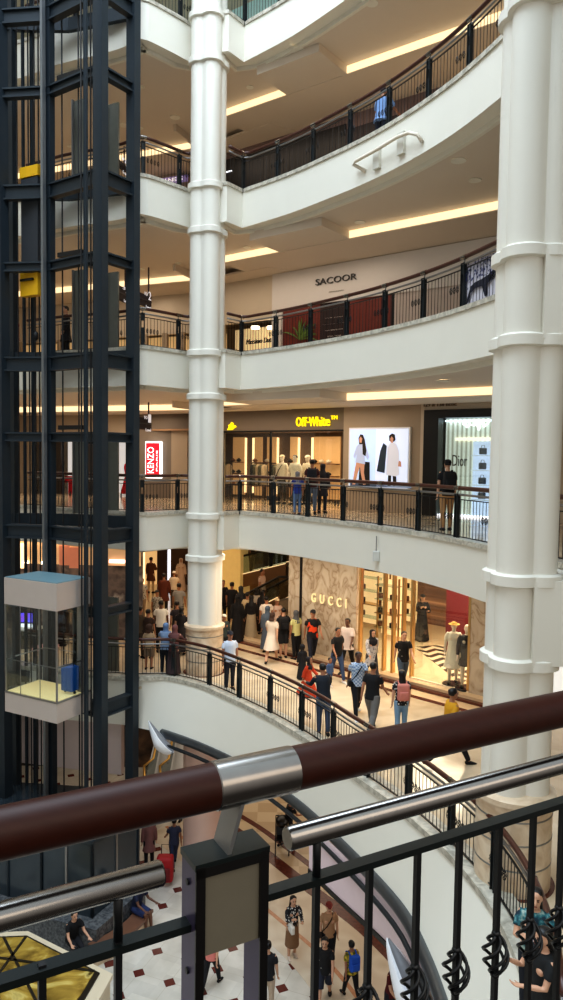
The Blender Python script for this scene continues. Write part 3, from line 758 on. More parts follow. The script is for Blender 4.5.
# garment racks
CLOTH = [mat('cloth_black', (28, 28, 32), .8), mat('cloth_grey', (96, 98, 104), .8), mat('cloth_olive', (88, 84, 62), .8), mat('cloth_navy', (40, 46, 70), .8), mat('cloth_sand', (170, 150, 122), .8)]
def hanger(c, W, m, lab, grp):
    mb = MB(); n = W.u
    rings = []
    for z, w, d in ((0, .03, .03), (-.06, .2, .05), (-.12, .23, .06), (-.5, .2, .07), (-.85, .22, .08)):
        rings.append([c+V((0, 0, z))+W.n*(w*math.cos(2*math.pi*k/10))+W.u*(d*math.sin(2*math.pi*k/10)) for k in range(10)])
    mb.loft(rings); solo('hanging_garment', mb, m, lab, 'garment', grp, True)
for px0, px1, dd, lab in ((252, 268, 1.9, 'left clothes rail'), (222, 231, 1.6, 'clothes rail beside the column'), (272, 282, 2.2, 'clothes rail behind the first mannequin')):
    T = Wall(tuple(WO.P(0, 0, dd))[:2], tuple(WO.P(1, 0, dd))[:2]); a, b = T.S(px0, 460), T.S(px1, 460)
    s = thing('clothes_rail', 'black ' + lab + ' in the yellow-signed boutique', 'clothes rail', T.P((a+b)/2, zo), 'boutique clothes rails')
    part('rail', MB().tube([T.P(a, zo+1.5), T.P(b, zo+1.5)], .015, 6), BLACK, s)
    for q in (a, b): part('leg', MB().tube([T.P(q, zo), T.P(q, zo+1.5)], .015, 6, phase=.2), BLACK, s)
    n = int((b-a)/.14)
    for k in range(n): hanger(T.P(a+.08+k*.14, zo+1.47), T, CLOTH[(k*7+k//3) % 5], 'dark garment hanging on the ' + lab, 'garments on boutique rails')
# window frame of the boutique
wf = wthing('shopfront_glazing', WO, (q222+q343)/2, zo, 'clear shop window of the yellow-signed boutique with slim dark posts', 'window')
part('glass', wb(WO, q222+.02, q343-.02, zo+.02, zh-.02, .05, .07), glass_mat('shop_glass', (244, 246, 244), .05), wf)
for q in (q222, q222+(q343-q222)*.42, q343-.03): part('post', wb(WO, q, q+.06, zo, zh-.01, .02, .1), IRON, wf)
part('transom', wb(WO, q222, q343, zh-.06, zh, .02, .1), IRON, wf)
YG = mat('yellow_neon', (255, 230, 20), .4, emit=.85, ergb=(255, 228, 0))
sg = wthing('shop_sign', WO, WO.S(318, 422), zrow(318, 427), 'glowing yellow word sign above the boutique window', 'sign')
a, z0 = WO.hit(297, 426.5); b, z1 = WO.hit(331, 416.5)
lm = MB(); W_, H_ = b-a, z1-z0
for ch, x_, w_, y_, h_ in (('O', 0, .15, 0, 1), ('f', .165, .075, 0, 1), ('f', .245, .075, 0, 1), ('-', .33, .05, .36, .13), ('W', .385, .22, 0, 1), ('h', .62, .1, 0, 1), ('i', .74, .028, 0, .95), ('t', .785, .075, 0, .88), ('e', .875, .12, 0, .72)):
    t_ = text_mb(ch, w_*W_, h_*H_, WO.frame(a+x_*W_, z0+y_*H_), .06, .0); lm.add(t_.v, t_.f)
part('lettering', lm, YG, sg)
a, z0 = WO.hit(331.5, 419.5); b, z1 = WO.hit(338, 415.5)
part('small_lettering', text_mb('TM', b-a, z1-z0, WO.frame(a, z0), .05, .0), YG, sg)
a, z0 = WO.hit(228, 430); b, z1 = WO.hit(237, 422)
em = wthing('sign_emblem', WO, (a+b)/2, z0, 'small glowing yellow emblem at the left end of the sign band', 'emblem')
m = MB(); w = b-a; h = z1-z0
m.prism([(0, 0), (w*.55, 0), (w*.7, h*.18), (w, h*.38), (w*.85, h*.6), (w*.62, h*.55), (w*.66, h*.85), (w*.45, h), (w*.36, h*.72), (w*.12, h*.62), (w*.2, h*.4)], 0, .05)
m.v = [WO.P(a+v.x, z0+v.y, -.01-v.z) for v in m.v]; part('glyph', m, YG, em)
# advert light box
zt, zb = zrow(380, 427.5), zrow(380, 489)
ad = wthing('advert_lightbox', WO, (q350+q411)/2, zb, 'large bright blue-white advertising light box showing two fashion models', 'light box')
part('case', wb(WO, q350, q411, zb, zt, -.1, .0), mat('white_frame', (235, 238, 240), .4), ad)
qm = (q350*.54+q411*.46)
def adm(n, rgb, e=.55): return mat(n, rgb, .6, var=.02, emit=e)
part('picture', wb(WO, q350+.06, qm, zb+.06, zt-.06, -.115, -.1), adm('ad_blue_left', (176, 196, 226), .75), ad)
part('picture', wb(WO, qm, q411-.06, zb+.06, zt-.06, -.115, -.1), adm('ad_blue_right', (196, 206, 228), .75), ad)
def flat(parent, name, W, x, z, s, outline, m, d=-.12):
    mb = MB().prism(outline, 0, .006); mb.v = [W.P(x+v.x*s, z+v.y*s, d-v.z) for v in mb.v]; part(name, mb, m, parent)
def model_fig(x, z, s, coat, flip=1, dark=None):
    f = lambda pts: [(p[0]*flip, p[1]) for p in (pts if flip > 0 else pts[::-1])]
    skin, hair = adm('ad_skin', (196, 146, 120), .3), adm('ad_hair', (30, 26, 28), .05)
    cm = adm('ad_coat_pale', (170, 180, 206), .45) if coat == 'pale' else adm('ad_coat_grey', (196, 196, 204), .5)
    flat(ad, 'model_hair', WO, x, z, s, f([(-.07, 1.3), (-.1, 1.5), (-.03, 1.62), (.06, 1.6), (.13, 1.45), (.2, 1.1), (.17, .92), (.07, .98), (.05, 1.3)] if coat == 'pale' else [(-.1, 1.4), (-.12, 1.56), (-.02, 1.64), (.08, 1.6), (.11, 1.44), (.06, 1.38)]), hair, -.134)
    flat(ad, 'model_face', WO, x, z, s, f([(-.06, 1.36), (-.07, 1.48), (-.02, 1.55), (.04, 1.48), (.02, 1.34)]), skin, -.14)
    if coat == 'pale':
        flat(ad, 'model_leg', WO, x, z, s, f([(-.3, 0), (-.2, .0), (-.12, .35), (.02, .72), (-.16, .78), (-.24, .4)]), skin, -.122)
        flat(ad, 'model_leg', WO, x, z, s, f([(.1, .0), (.2, .02), (.12, .4), (.14, .74), (-.06, .74), (.0, .4)]), skin, -.124)
        flat(ad, 'model_coat', WO, x, z, s, f([(-.2, .72), (.16, .66), (.14, .95), (.26, .8), (.3, .9), (.17, 1.26), (.05, 1.35), (-.06, 1.33), (-.17, 1.22), (-.28, .92), (-.22, .84), (-.15, 1.0)]), cm, -.13)
    else:
        flat(ad, 'model_leg', WO, x, z, s, f([(-.14, .0), (-.03, .0), (-.01, .5), (-.12, .5)]), hair, -.122)
        flat(ad, 'model_leg', WO, x, z, s, f([(.06, .0), (.18, .02), (.14, .5), (.02, .5)]), hair, -.122)
        flat(ad, 'model_coat', WO, x, z, s, f([(-.2, .34), (.16, .3), (.28, .36), (.22, .8), (.26, .78), (.24, 1.1), (.15, 1.3), (.03, 1.37), (-.07, 1.34), (-.16, 1.2), (-.17, .8)]), cm, -.13)
        flat(ad, 'model_hand', WO, x, z, s, f([(.22, .62), (.34, .6), (.32, .76), (.24, .8)]), skin, -.136)
hm = (zt-zb)/1.95
model_fig(q350+(qm-q350)*.48, zb+.12, hm, 'pale')
flat(ad, 'stool', WO, qm-.42, zb+.1, hm, [(-.2, 0), (.22, 0), (.2, .75), (-.16, .78)], adm('ad_black', (24, 26, 32), .03))
flat(ad, 'rock', WO, q350+.1, zb+.07, hm, [(0, 0), (1.4, 0), (1.3, .06), (.8, .1), (.3, .2), (0, .14)], adm('ad_dark_blue', (70, 86, 112), .15), -.119)
xm = qm+(q411-qm)*.42
model_fig(xm+.1, zb+.12, hm, 'grey')
flat(ad, 'dark_coat', WO, xm-.14, zb+.12, hm, [(-.3, .45), (-.02, .4), (.04, 1.25), (-.08, 1.34), (-.18, 1.1)], adm('ad_navy', (40, 56, 74), .08), -.134)
flat(ad, 'shadow', WO, qm+.06, zb+.07, hm, [(0, 0), (1.25, 0), (1.2, .05), (.5, .13), (0, .08)], adm('ad_grey_blue', (130, 146, 176), .3), -.119)
# black portal shop
pz = zrow(470, 409)
ps = wthing('shop_portal', WO, q424+.5, zo, 'black framed shop window with pale curtain behind glass', 'shop window')
q438 = WO.S(438.5, 460)
part('frame', wb(WO, q424, q438, zo, pz, -.08, .3), BLACK, ps)
zq = zrow(470, 417.5)
part('frame', wb(WO, q438, 12.5, zq, pz, -.08, .3), BLACK, ps)
CURT = ramp_mat('pleated_curtain', 'wave', [(0, (166, 160, 142)), (.5, (222, 216, 198)), (1, (240, 236, 222))], .7, scale=(1, -1, 0), tex=2.6, dist=.6, emit=.75)  # emission puts the window's brightness into the curtain itself
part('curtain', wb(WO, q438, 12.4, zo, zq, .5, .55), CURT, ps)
part('glass', wb(WO, q438, 12.4, zo+.05, zq, .2, .22), GLASS, ps)
part('inner_floor', wb(WO, q438, 12.4, zo+.01, zo+.06, .0, .5), WGLOW, ps)
part('top_light', wb(WO, q438+.05, 12.4, zq-.1, zq-.05, .3, .48), mat('cold_light', (230, 240, 255), .5, emit=3), ps)
a, z0 = WO.hit(450, 466); b, z1 = WO.hit(465, 455)
part('lettering', text_mb('Dior', b-a, z1-z0, WO.frame(a, z0, .18), .02), mat('dark_letters', (70, 66, 60), .5), ps)
a, z0 = WO.hit(449, 441.5); b, z1 = WO.hit(468, 437)
part('glowing_line', wb(WO, a, b+1.2, z0+.04, z1, .44, .49), mat('warm_neon', (255, 238, 210), .5, emit=1.6), ps)
a, z0 = WO.hit(461, 431); b, z1 = WO.hit(485, 418)
m = MB(); pts = [WO.P(a+(b-a)*t, z0+(z1-z0)*(.5+.42*math.sin(t*26)*(.5+.5*math.cos(t*9))), .15) for t in [i/60 for i in range(61)]]
m.tube(pts, .02, 5); part('neon_script', m, mat('white_neon', (255, 255, 255), .5, emit=1.6), ps)
ds = wthing('display_shelves', WO, WO.S(480), zo, 'bluish white glowing shelf wall with handbags in the black framed window', 'shelf', d=.4)
a = WO.S(467.5, 460)
part('back_panel', wb(WO, a, a+2.4, zo, zrow(480, 441), .42, .46), mat('lilac_glow', (212, 218, 240), .5, emit=1.0), ds)
for py in (455, 470, 485, 500, 516):
    z = zrow(478, py); part('shelf', wb(WO, a, a+2.4, z-.03, z, .25, .44), mat('white_shelf', (240, 242, 250), .4, emit=.4), ds)
    for k in range(5):
        if (k+py) % 3 == 0: continue
        q = a+.35+k*.42
        m = rbox(WO.P(q, z+.12, .33), (.22, .12, .2), None, .03); m.tube([WO.P(q-.06, z+.2, .33), WO.P(q-.04, z+.3, .33), WO.P(q+.04, z+.3, .33), WO.P(q+.06, z+.2, .33)], .01, 5)
        solo('handbag', m, [BLACK, mat('grey_leather', (110, 112, 122), .4), mat('ivory_leather', (222, 210, 190), .5)][(k+py) % 3-1], 'handbag on the bluish white shelf wall of the black framed window', 'bag', 'handbags on the white shelf wall', 'auto')
a, z0 = WO.hit(425, 407); b, z1 = WO.hit(458, 402)
sx = wthing('unit_number_sign', WO, (a+b)/2, z0, 'small bronze raised lettering above the black portal', 'sign', d=-.06)
part('lettering', text_mb('129 & 138 BEBE', b-a, z1-z0, WO.frame(a, z0, -.07), .03, .01), mat('bronze_letters', (96, 70, 44), .4, .4), sx)
wallbox('wall_portal_lintel', WO, q424, 13, pz, zc+.3, BEIGE)

# ------------------------------------------------------------------ second storey: hoarding
zs = HS; zc2 = H4-1.12-.26
qa, qb = WO.S(274, 300), 11.5
ho = wthing('shop_hoarding', WO, (qa+qb)/2, zs, 'long off-white hoarding with black shop name, above dark red panels', 'hoarding')
def z2(px, py): return WO.hit(px, py)[1]
HOARD = mat('hoarding_white', (216, 212, 210), .55, var=.02)
zl = z2(300, 307)
part('fascia_board', wb(WO, qa, qb, zl, zc2+.0, -.12, .1), HOARD, ho)
part('side_board', wb(WO, qa, WO.S(284, 320), zs, zl, -.12, .1), HOARD, ho)
REDB = mat('mahogany_board', (112, 44, 34), .45, var=.15, scale=5); DKB = mat('dark_board', (44, 26, 28), .5)
for x0, x1, m in ((284, 321, REDB), (321, 350, DKB), (350, 392, REDB), (392, 395, BLACK)): part('panel', wb(WO, WO.S(x0, 320), WO.S(x1, 320), zs, zl, -.06, .1), m, ho)
part('pale_panel', wb(WO, WO.S(395, 310), qb, zs, zl, -.06, .1), mat('pale_board', (196, 184, 178), .5), ho)
a, z0 = WO.hit(318, 290); b, z1 = WO.hit(359, 277.5)
part('lettering', text_mb('SACOOR', b-a, z1-z0, WO.frame(a, z0+.12, -.13), .04, .004), BLACK, ho)
a, z0 = WO.hit(331, 293); b, z1 = WO.hit(346, 290.5)
part('small_lettering', text_mb('OPENING SOON', b-a, (z1-z0), WO.frame(a, z0, -.13), .02), mat('grey_letters', (120, 112, 108), .5), ho)
for row, (txt, x0, x1) in enumerate((('WE ARE', 326, 344), ('CREATING A NEW', 324, 347), ('EXPERIENCE', 327, 344), ('FOR YOU', 329, 342))):
    py = 319+row*6.2; a, z0 = WO.hit(x0, py); b, z1 = WO.hit(x1, py-2.6)
    part('small_lettering', text_mb(txt, b-a, z1-z0, WO.frame(a, z0, -.07), .015, .004), mat('pale_letters', (206, 196, 188), .5), ho)
pl = MB(); a, z0 = WO.hit(297, 338)
random.seed(3)
for k in range(18):
    an = random.uniform(-.9, 1.3); L_ = random.uniform(.6, 1.15); pts = [WO.P(a+.2+L_*t*math.sin(an), z0-.1+L_*t*math.cos(an)-.35*t*t, -.1-.02*k/18) for t in (0, .35, .7, 1)]
    pl.tube(pts, [.012, .035, .03, .004], 4)
solo('leaf_graphic', pl, mat('leaf_green', (96, 122, 52), .5), 'green feathery leaf motif on the dark red hoarding panel', 'leaf decoration')
# cat-silhouette banner at the right end of that railing
def px_of(p):
    q = V(p)-V((0, 0, EYE)); return 281.5+FOC*q.dot(RT)/q.dot(FW)
_s = 4.0
while px_of(along(URr, _s)[0]+V((0, 0, HS+.6))) < 462 and _s < 12: _s += .02
bx = Wall(tuple(along(URr, _s)[0])[:2], tuple(along(URr, _s+1.4)[0])[:2]); L_ = 1.42
bn = thing('decorated_banner', 'pale railing banner with dark blue leaves and a big prowling cat', 'banner', bx.P(.7, HS+.14))
part('cloth', wb(bx, 0, L_, HS+.15, HS+1.0, .05, .06), mat('banner_white', (208, 204, 214), .6), bn)
random.seed(5); lf = MB()
for k in range(170):
    q, z = random.uniform(.03, L_-.03), HS+random.uniform(.62, 1.0)
    if random.random() < .1: z = HS+random.uniform(.45, 1.0)
    r_ = random.uniform(.02, .045); an = random.uniform(0, 6.28)
    lf.add([bx.P(q+r_*math.cos(an+b_)*(1 if i % 2 == 0 else .45), z+r_*math.sin(an+b_)*(1 if i % 2 == 0 else .45), .045-.0002*k) for i, b_ in enumerate((0, 1.57, 3.14, 4.71))], [(0, 1, 2, 3)])
part('leaf_pattern', lf, mat('ink_blue', (44, 48, 96), .6), bn)['kind'] = 'stuff'
cat = [(.06, .02), (.14, .02), (.22, .3), (.4, .4), (.62, .38), (.72, .04), (.8, .04), (.78, .36), (.92, .5), (1.04, .62), (1.16, .62), (1.2, .7), (1.1, .78), (1.0, .76), (.86, .66), (.6, .6), (.36, .58), (.22, .5), (.14, .28)]
m = MB().prism([(x*1.05, y*.66) for x, y in cat], 0, .004); m.v = [bx.P(.08+v.x, HS+.17+v.y, .018-v.z) for v in m.v]; part('cat_silhouette', m, mat('ink_black', (18, 20, 40), .6), bn)
# storey wall left of the hoarding
wallbox('wall_second_upper', WO, -.1, qa, z2(245, 322), zc2+.3, BEIGE)
wallbox('wall_second_left', WO, -.1, WO.S(215, 330), zs, zc2, BEIGE)
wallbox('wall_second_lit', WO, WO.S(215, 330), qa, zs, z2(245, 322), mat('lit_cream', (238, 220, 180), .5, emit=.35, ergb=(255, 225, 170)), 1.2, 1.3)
a, z0 = WO.hit(243, 344); b, z1 = WO.hit(271, 336)
sx = wthing('shop_sign', WO, (a+b)/2, z0, 'black script shop name low behind the second storey railing', 'sign', d=.2)
part('lettering', text_mb('Massimo Dutti', b-a, z1-z0, WO.frame(a, z0, .2), .04, .0, .25), BLACK, sx)
for px in (247, 263):
    q, z = WO.hit(px, 324); solo('spot_light', MB().lathe(WO.P(q, z-.1, .5), [(.02, .0), (.16, .0), (.16, .08), (.02, .1)], 12), LAMP, ('left one' if px < 250 else 'right one') + ' of two bright spots over the black script shop name', 'light', 'spots over the script sign')
# third and top storeys
D3 = mat('dark_shopfront', (20, 17, 20), .4, var=.2, scale=2)
z3 = H4; zc3 = H5-1.12-.26
wallbox('wall_third_dark', WO, -.1, WO.S(345, 150), z3, z3+3.2, D3)
wallbox('wall_third_mid', WO, WO.S(345, 150), WO.S(400, 100), z3, z3+3.0, mat('plum_panel', (44, 34, 38), .5))
wallbox('wall_third_upper', WO, -.1, 16, z3+2.6, zc3+.3, mat('mauve_wall', (128, 108, 106), .6), .06, .2)
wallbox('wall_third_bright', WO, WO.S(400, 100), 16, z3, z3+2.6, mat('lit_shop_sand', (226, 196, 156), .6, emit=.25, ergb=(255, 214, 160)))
a, z0 = WO.hit(222.5, 174); b, z1 = WO.hit(230, 171)
sx = wthing('shop_sign', WO, (a+b)/2, z0, 'tiny white lit plate behind the dark railing, right of the column', 'sign')
part('panel', wb(WO, a, b+.1, z0, z1, -.05, .0), WGLOW, sx)
wallbox('wall_top', WO, -3, 16, H5, H5+3.7, mat('teal_lit_wall', (160, 196, 196), .5, var=.1, emit=.3))  # teal lighting is put into this wall's colour and glow
for i, (q, hgt) in enumerate(((.6, 1.3), (1.25, 1.0))):
    T = along(UR, 1.2+q)[0]; base = V((T.x+.7, T.y+.5, H5))
    pt = thing('potted_plant', ('taller' if i == 0 else 'smaller') + ' dark green potted plant behind the topmost railing', 'plant', base, 'plants on the top storey')
    part('pot', MB().lathe(base, [(.16, 0), (.22, .42), (.19, .42), (.17, .36)], 16), mat('dark_pot', (40, 40, 42), .5), pt)
    fo = MB()
    for k in range(26):
        an = k*2.4; L2 = hgt*random.uniform(.5, 1); sp = random.uniform(.25, .7)
        pts = [base+V((sp*t*math.cos(an), sp*t*math.sin(an), .4+L2*t-.3*t*t*L2*sp)) for t in (0, .4, .75, 1)]
        fo.tube(pts, [(.012, .008), (.05, .006), (.045, .006), (.004, .003)], 4)
    part('foliage', fo, mat('plant_green', (34, 56, 38), .5), pt)

# ------------------------------------------------------------------ left wing
def lw(px, py): return WL.hit(px, py)
zcl = HS-1.12-.26
wallbox('wall_left_wing_brown', WL, WL.S(130, 460), 15.6, HO, zcl+.3, BROWNW)
wallbox('wall_left_wing_panel', WL, WL.S(172, 460), WL.S(188, 460), HO, zcl-.6, TAUPE, -.06, 0)
wallbox('wall_left_wing_lower', WL, 0, WL.S(34, 460), HO, zcl+.3, TAUPE)
wallbox('wall_left_wing_header', WL, WL.S(34, 460), WL.S(130, 460), HO+2.6, zcl+.3, TAUPE)
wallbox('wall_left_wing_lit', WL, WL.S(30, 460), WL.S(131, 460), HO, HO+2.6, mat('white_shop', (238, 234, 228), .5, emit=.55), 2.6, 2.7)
wallbox('wall_left_wing_post', WL, WL.S(76, 460), WL.S(112, 460), HO, HO+2.6, mat('dark_portal', (52, 46, 42), .4), -.02, .2)
wallbox('wall_left_wing_post_two', WL, WL.S(45, 460), WL.S(61, 460), HO, HO+2.6, mat('dark_portal', (52, 46, 42), .4), -.02, .2)
RED = mat('signal_red', (196, 20, 34), .5)
q, z = lw(68, 498); rd = MB(); WL.box(rd, q-.5, q+.5, HO+.5, HO+.78, .4, .9); WL.box(rd, q-.4, q+.4, HO, HO+.5, .5, .8); WL.box(rd, q-.5, q+.5, HO, HO+1.5, .9, 1.0)
solo('display_table', rd, RED, 'red display table in the white-lit shop behind the lift tower', 'table')
q, z = lw(121, 478); m = MB(); c = WL.P(q, z-.7, .6)
m.loft([[c+V((w*math.cos(2*math.pi*k/12), w*.5*math.sin(2*math.pi*k/12), zz)) for k in range(12)] for zz, w in ((0, .38), (.5, .26), (.8, .18), (1.15, .24), (1.3, .2), (1.36, .05))])
m.tube([c+V((0, 0, 1.34)), c+V((0, 0, HO+2.6-c.z))], .012, 5); solo('red_dress', m, RED, 'red dress hanging in the shop behind the right post of the lift tower', 'garment', smooth=True)
# vertical red sign
a, z0 = lw(145.5, 478); b, z1 = lw(161.5, 441.5)
a += .12; b += .12
ks = wthing('vertical_sign', WL, (a+b)/2, z0, 'glowing red upright sign with white letters and white rim', 'sign', d=-.2)
part('rim', rbox(WL.P((a+b)/2, (z0+z1)/2, -.15), (b-a, .16, z1-z0), Matrix((WL.u, WL.n, V((0, 0, 1)))).transposed(), .05), mat('rim_glow', (255, 250, 250), .5, emit=1.3), ks)
part('face', wb(WL, a+.07, b-.07, z0+.07, z1-.07, -.26, -.2), mat('red_glow', (226, 12, 40), .5, emit=.75), ks)
w_, h_ = (b-a)*.40, (z1-z0)*.70
part('lettering', text_mb('KENZO', h_, w_, (WL.P(a+.16+w_, z0+.22, -.27), V((0, 0, 1)), -WL.u), .02, .002), mat('sign_white', (255, 255, 255), .5, emit=1.1), ks)
part('small_lettering', text_mb('PARIS', h_*.8, w_*.2, (WL.P(b-.13, z0+.3, -.27), V((0, 0, 1)), -WL.u), .02, .0), mat('sign_white', (255, 255, 255), .5), ks)
# hanging direction signs
PLUM = mat('plum_sign', (30, 8, 18), .7); SGW = mat('sign_white_print', (240, 236, 240), .5, emit=.4)
def hang_sign(pa_, pb_, y, lab, num, rod_px, rod_top, lines):
    a = at_z(*pa_, y); b = at_z(*pb_, y+.7); W = Wall((a.x, a.y), (b.x, b.y)); L_ = (V((b.x, b.y, 0))-V((a.x, a.y, 0))).length
    t = thing('hanging_sign', lab, 'sign', V((a.x, a.y, b.z)), 'hanging direction signs')
    z1, z0 = a.z, b.z
    part('board', wb(W, 0, L_, z0, z1, 0, .12), PLUM, t)
    part('edge_strip', wb(W, 0, L_, (z0+z1)/2-.015, (z0+z1)/2+.015, -.01, 0), mat('plum_dark', (30, 14, 20), .5), t)
    for q in (L_-.08,): part('rod', MB().tube([W.P(q, z0, .06), W.P(q, z1+rod_top, .06)], .025, 8), mat('bronze_rod', (70, 44, 34), .5), t)
    part('number', text_mb(num, .16, .26, W.frame(L_*.70, (z0+z1)/2+.04, -.012), .01), SGW, t)
    part('small_lettering', text_mb(lines[0], .2, .1, W.frame(L_*.35, (z0+z1)/2+.14, -.012), .01), SGW, t)
    part('small_lettering', text_mb(lines[1], .3, .09, W.frame(L_*.5, (z0+z1)/2-.24, -.012), .01), SGW, t)
hang_sign((139.5, 292), (151.5, 308), 22.6, 'dark plum hanging direction sign under the ceiling left of the column, beside the lift tower', '2', 0, .9, ('TO', 'Level'))
hang_sign((119, 285), (128, 303), 22.9, 'dark plum hanging direction sign seen between the two right posts of the lift tower', '3', 0, .9, ('3', 'Level'))
hang_sign((139, 417), (151.5, 430), 22.9, 'dark hanging sign with yellow figures above the glowing red upright sign', '1', 0, .5, ('TO', 'Level'))
hang_sign((118, 158), (127, 172), 22.9, 'dark hanging sign between the right posts of the lift tower, second highest storey', '4', 0, .6, ('UP', 'Level'))
# second, third and top storeys of the left wing
wallbox('wall_left_second', WL, 0, 15.7, HS+1.9, H4-1.3, BEIGE)
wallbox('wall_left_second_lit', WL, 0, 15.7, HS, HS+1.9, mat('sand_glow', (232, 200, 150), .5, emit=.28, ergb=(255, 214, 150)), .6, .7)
for px in (20, 60, 100, 145, 165, 182): wallbox('wall_left_second_pier', WL, WL.S(px, 340)-.12, WL.S(px, 340)+.12, HS, HS+1.95, TAUPE, -.05, .1)
wallbox('wall_left_third', WL, 0, 15.7, H4, H5-1.3, TAUPE)
wallbox('wall_left_top', WL, 0, 15.7, H5, H5+3.7, mat('teal_lit_wall', (160, 196, 196), .5, var=.1, emit=.3))
q, z = lw(170, 184)
sx = wthing('lit_sign', WL, q, z, 'small lilac lit strip sign with white letters behind the third storey railing', 'sign', d=-.3)
part('panel', wb(WL, q-.9, q+1.0, z-.12, z+.14, -.32, -.26), mat('lilac_panel', (120, 104, 150), .5, emit=.4), sx)
part('lettering', text_mb('WELLNESS', 1.5, .15, WL.frame(q-.7, z-.06, -.33), .01, .01), SGW, sx)

# ------------------------------------------------------------------ boutique floor
zg = HG; zcg = HO-1.12
def G(px, py): return WG.hit(px, py)
g300, g357, g411, g470, g486 = WG.S(300, 620), WG.S(356, 620), WG.S(402, 640), WG.S(470.5, 660), WG.S(492, 680)
wallbox('wall_marble_left', WG, WG.S(288, 620), g357, zg, zcg, MARBLE)
wallbox('wall_marble_edge', WG, WG.S(300.5, 620)-.04, WG.S(300.5, 620)+.05, zg, zcg, IRON, -.03, 0)
wallbox('wall_marble_right', WG, g470, g486, zg, zcg, MARBLE, -.05)
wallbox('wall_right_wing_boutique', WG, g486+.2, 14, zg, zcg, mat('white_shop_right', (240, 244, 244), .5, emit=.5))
FLS = mat('cream_step', (222, 198, 164), .3)
for i, (d0, d1, z, m) in enumerate(((-.34, 0, .16, FLS), (-.5, -.34, .08, BAND), (-.95, -.5, .012, FLS), (-1.12, -.95, .016, BAND))):
    struct('floor_step_trim_'+('top', 'middle', 'low', 'line')[i], wb(WG, WG.S(238, 610)-1, g486, zg-.02, zg+z, d0, d1), m)
a, z0 = G(313, 601.5); b, _ = G(348, 600); _, z1 = G(313, 592.5)
gs = wthing('shop_sign', WG, (a+b)/2, z0, 'spaced gold capital letters on the veined marble wall', 'sign')
part('lettering', text_mb('G  U  C  C  I', b-a, z1-z0, WG.frame(a, z0, -.05), .05, .004), mat('gold_letters', (255, 232, 180), .25, .3, emit=.4, ergb=(255, 232, 180)), gs)
# interior
GR = 6.5
FLC = mat('boutique_cream', (226, 206, 172), .25, var=.05)
INP = [tuple(WG.P(q, 0, d))[:2] for q, d in ((g300+.1, .16), (g470+3, .16), (g470+3, GR), (-1., GR))]
struct('floor_boutique_inside', MB().prism(INP, zg, zg+.17), FLC); struct('floor_boutique_threshold', wb(WG, g357, g470, zg, zg+.17, 0, .16), FLC)
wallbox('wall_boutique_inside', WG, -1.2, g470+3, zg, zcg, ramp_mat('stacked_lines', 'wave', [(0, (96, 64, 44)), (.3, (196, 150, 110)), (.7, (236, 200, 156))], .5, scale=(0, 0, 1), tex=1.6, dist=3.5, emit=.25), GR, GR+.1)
TB = Wall(tuple(WG.P(0, 0, 3.4))[:2], tuple(WG.P(1, 0, 3.4))[:2])
wallbox('wall_burgundy_panel', WG, TB.S(446, 615), TB.S(482, 615), zg+.17, zcg-.13, mat('burgundy', (104, 22, 30), .5), 3.4, 3.5)
struct('ceiling_boutique_inside', MB().prism(INP, zcg-.12, zcg-.04), CREAM)
HB = None
def herring():
    m, t, b = nt('chevron_rug'); N = t.nodes.new; L = t.links.new
    tc = N('ShaderNodeTexCoord'); sx = N('ShaderNodeSeparateXYZ'); L(tc.outputs['Object'], sx.inputs[0])
    def mth(op, a, c=None):
        n = N('ShaderNodeMath'); n.operation = op
        for i, v in enumerate((a, c)):
            if v is None: continue
            if isinstance(v, (int, float)): n.inputs[i].default_value = v
            else: L(v, n.inputs[i])
        return n.outputs[0]
    tri = mth('PINGPONG', sx.outputs[0], .36)
    w = mth('FRACT', mth('MULTIPLY', mth('ADD', sx.outputs[1], tri), 1.75)); st = mth('LESS_THAN', w, .5)
    mx = N('ShaderNodeMix'); mx.data_type = 'RGBA'; L(st, mx.inputs[0]); mx.inputs[6].default_value = (*lin((60, 44, 36)), 1); mx.inputs[7].default_value = (*lin((220, 202, 174)), 1)
    L(mx.outputs[2], b.inputs['Base Color']); b.inputs['Roughness'].default_value = .6; return m
rz = zg+.17
rp = [at(414, 647, rz), at(446, 645, rz), at(475, 672, rz), at(462, 684, rz)]
m = MB().prism([(p.x, p.y) for p in rp], rz, rz+.015)
solo('chevron_rug', m, herring(), 'brown and cream zigzag rug inside the gold framed boutique', 'rug')
gf = wthing('gold_shopfront', WG, (g357+g470)/2, zg, 'tall gold framed glass entrance and window of the marble boutique', 'shop window')
for px in (360, 384, 393, 403, 412): part('gold_post', wb(WG, WG.S(px, 640)-.034, WG.S(px, 640)+.034, zg+.02, zcg, -.06, .1), GOLD, gf)
part('gold_post', wb(WG, g470-.07, g470, zg+.16, zcg, -.06, .06), GOLD, gf)
part('window_glass', wb(WG, WG.S(412, 640), g470, zg+.17, zcg, -.02, .0), glass_mat('shop_glass', (244, 246, 244), .05), gf)
part('entrance_glass', wb(WG, WG.S(362, 640), WG.S(384, 640), zg+.17, zcg, -.01, .01), glass_mat('shop_glass'), gf)
dr = MB(); q = WG.S(403, 640); part('open_door', wb(WG, q-.03, q+.0, zg+.2, zcg-.2, .1, 1.1), glass_mat('shop_glass'), gf)
part('sill', wb(WG, WG.S(412, 640), g470, zg+.02, zg+.2, -.08, .0), mat('lit_sill', (236, 220, 190), .3, emit=.1), gf)
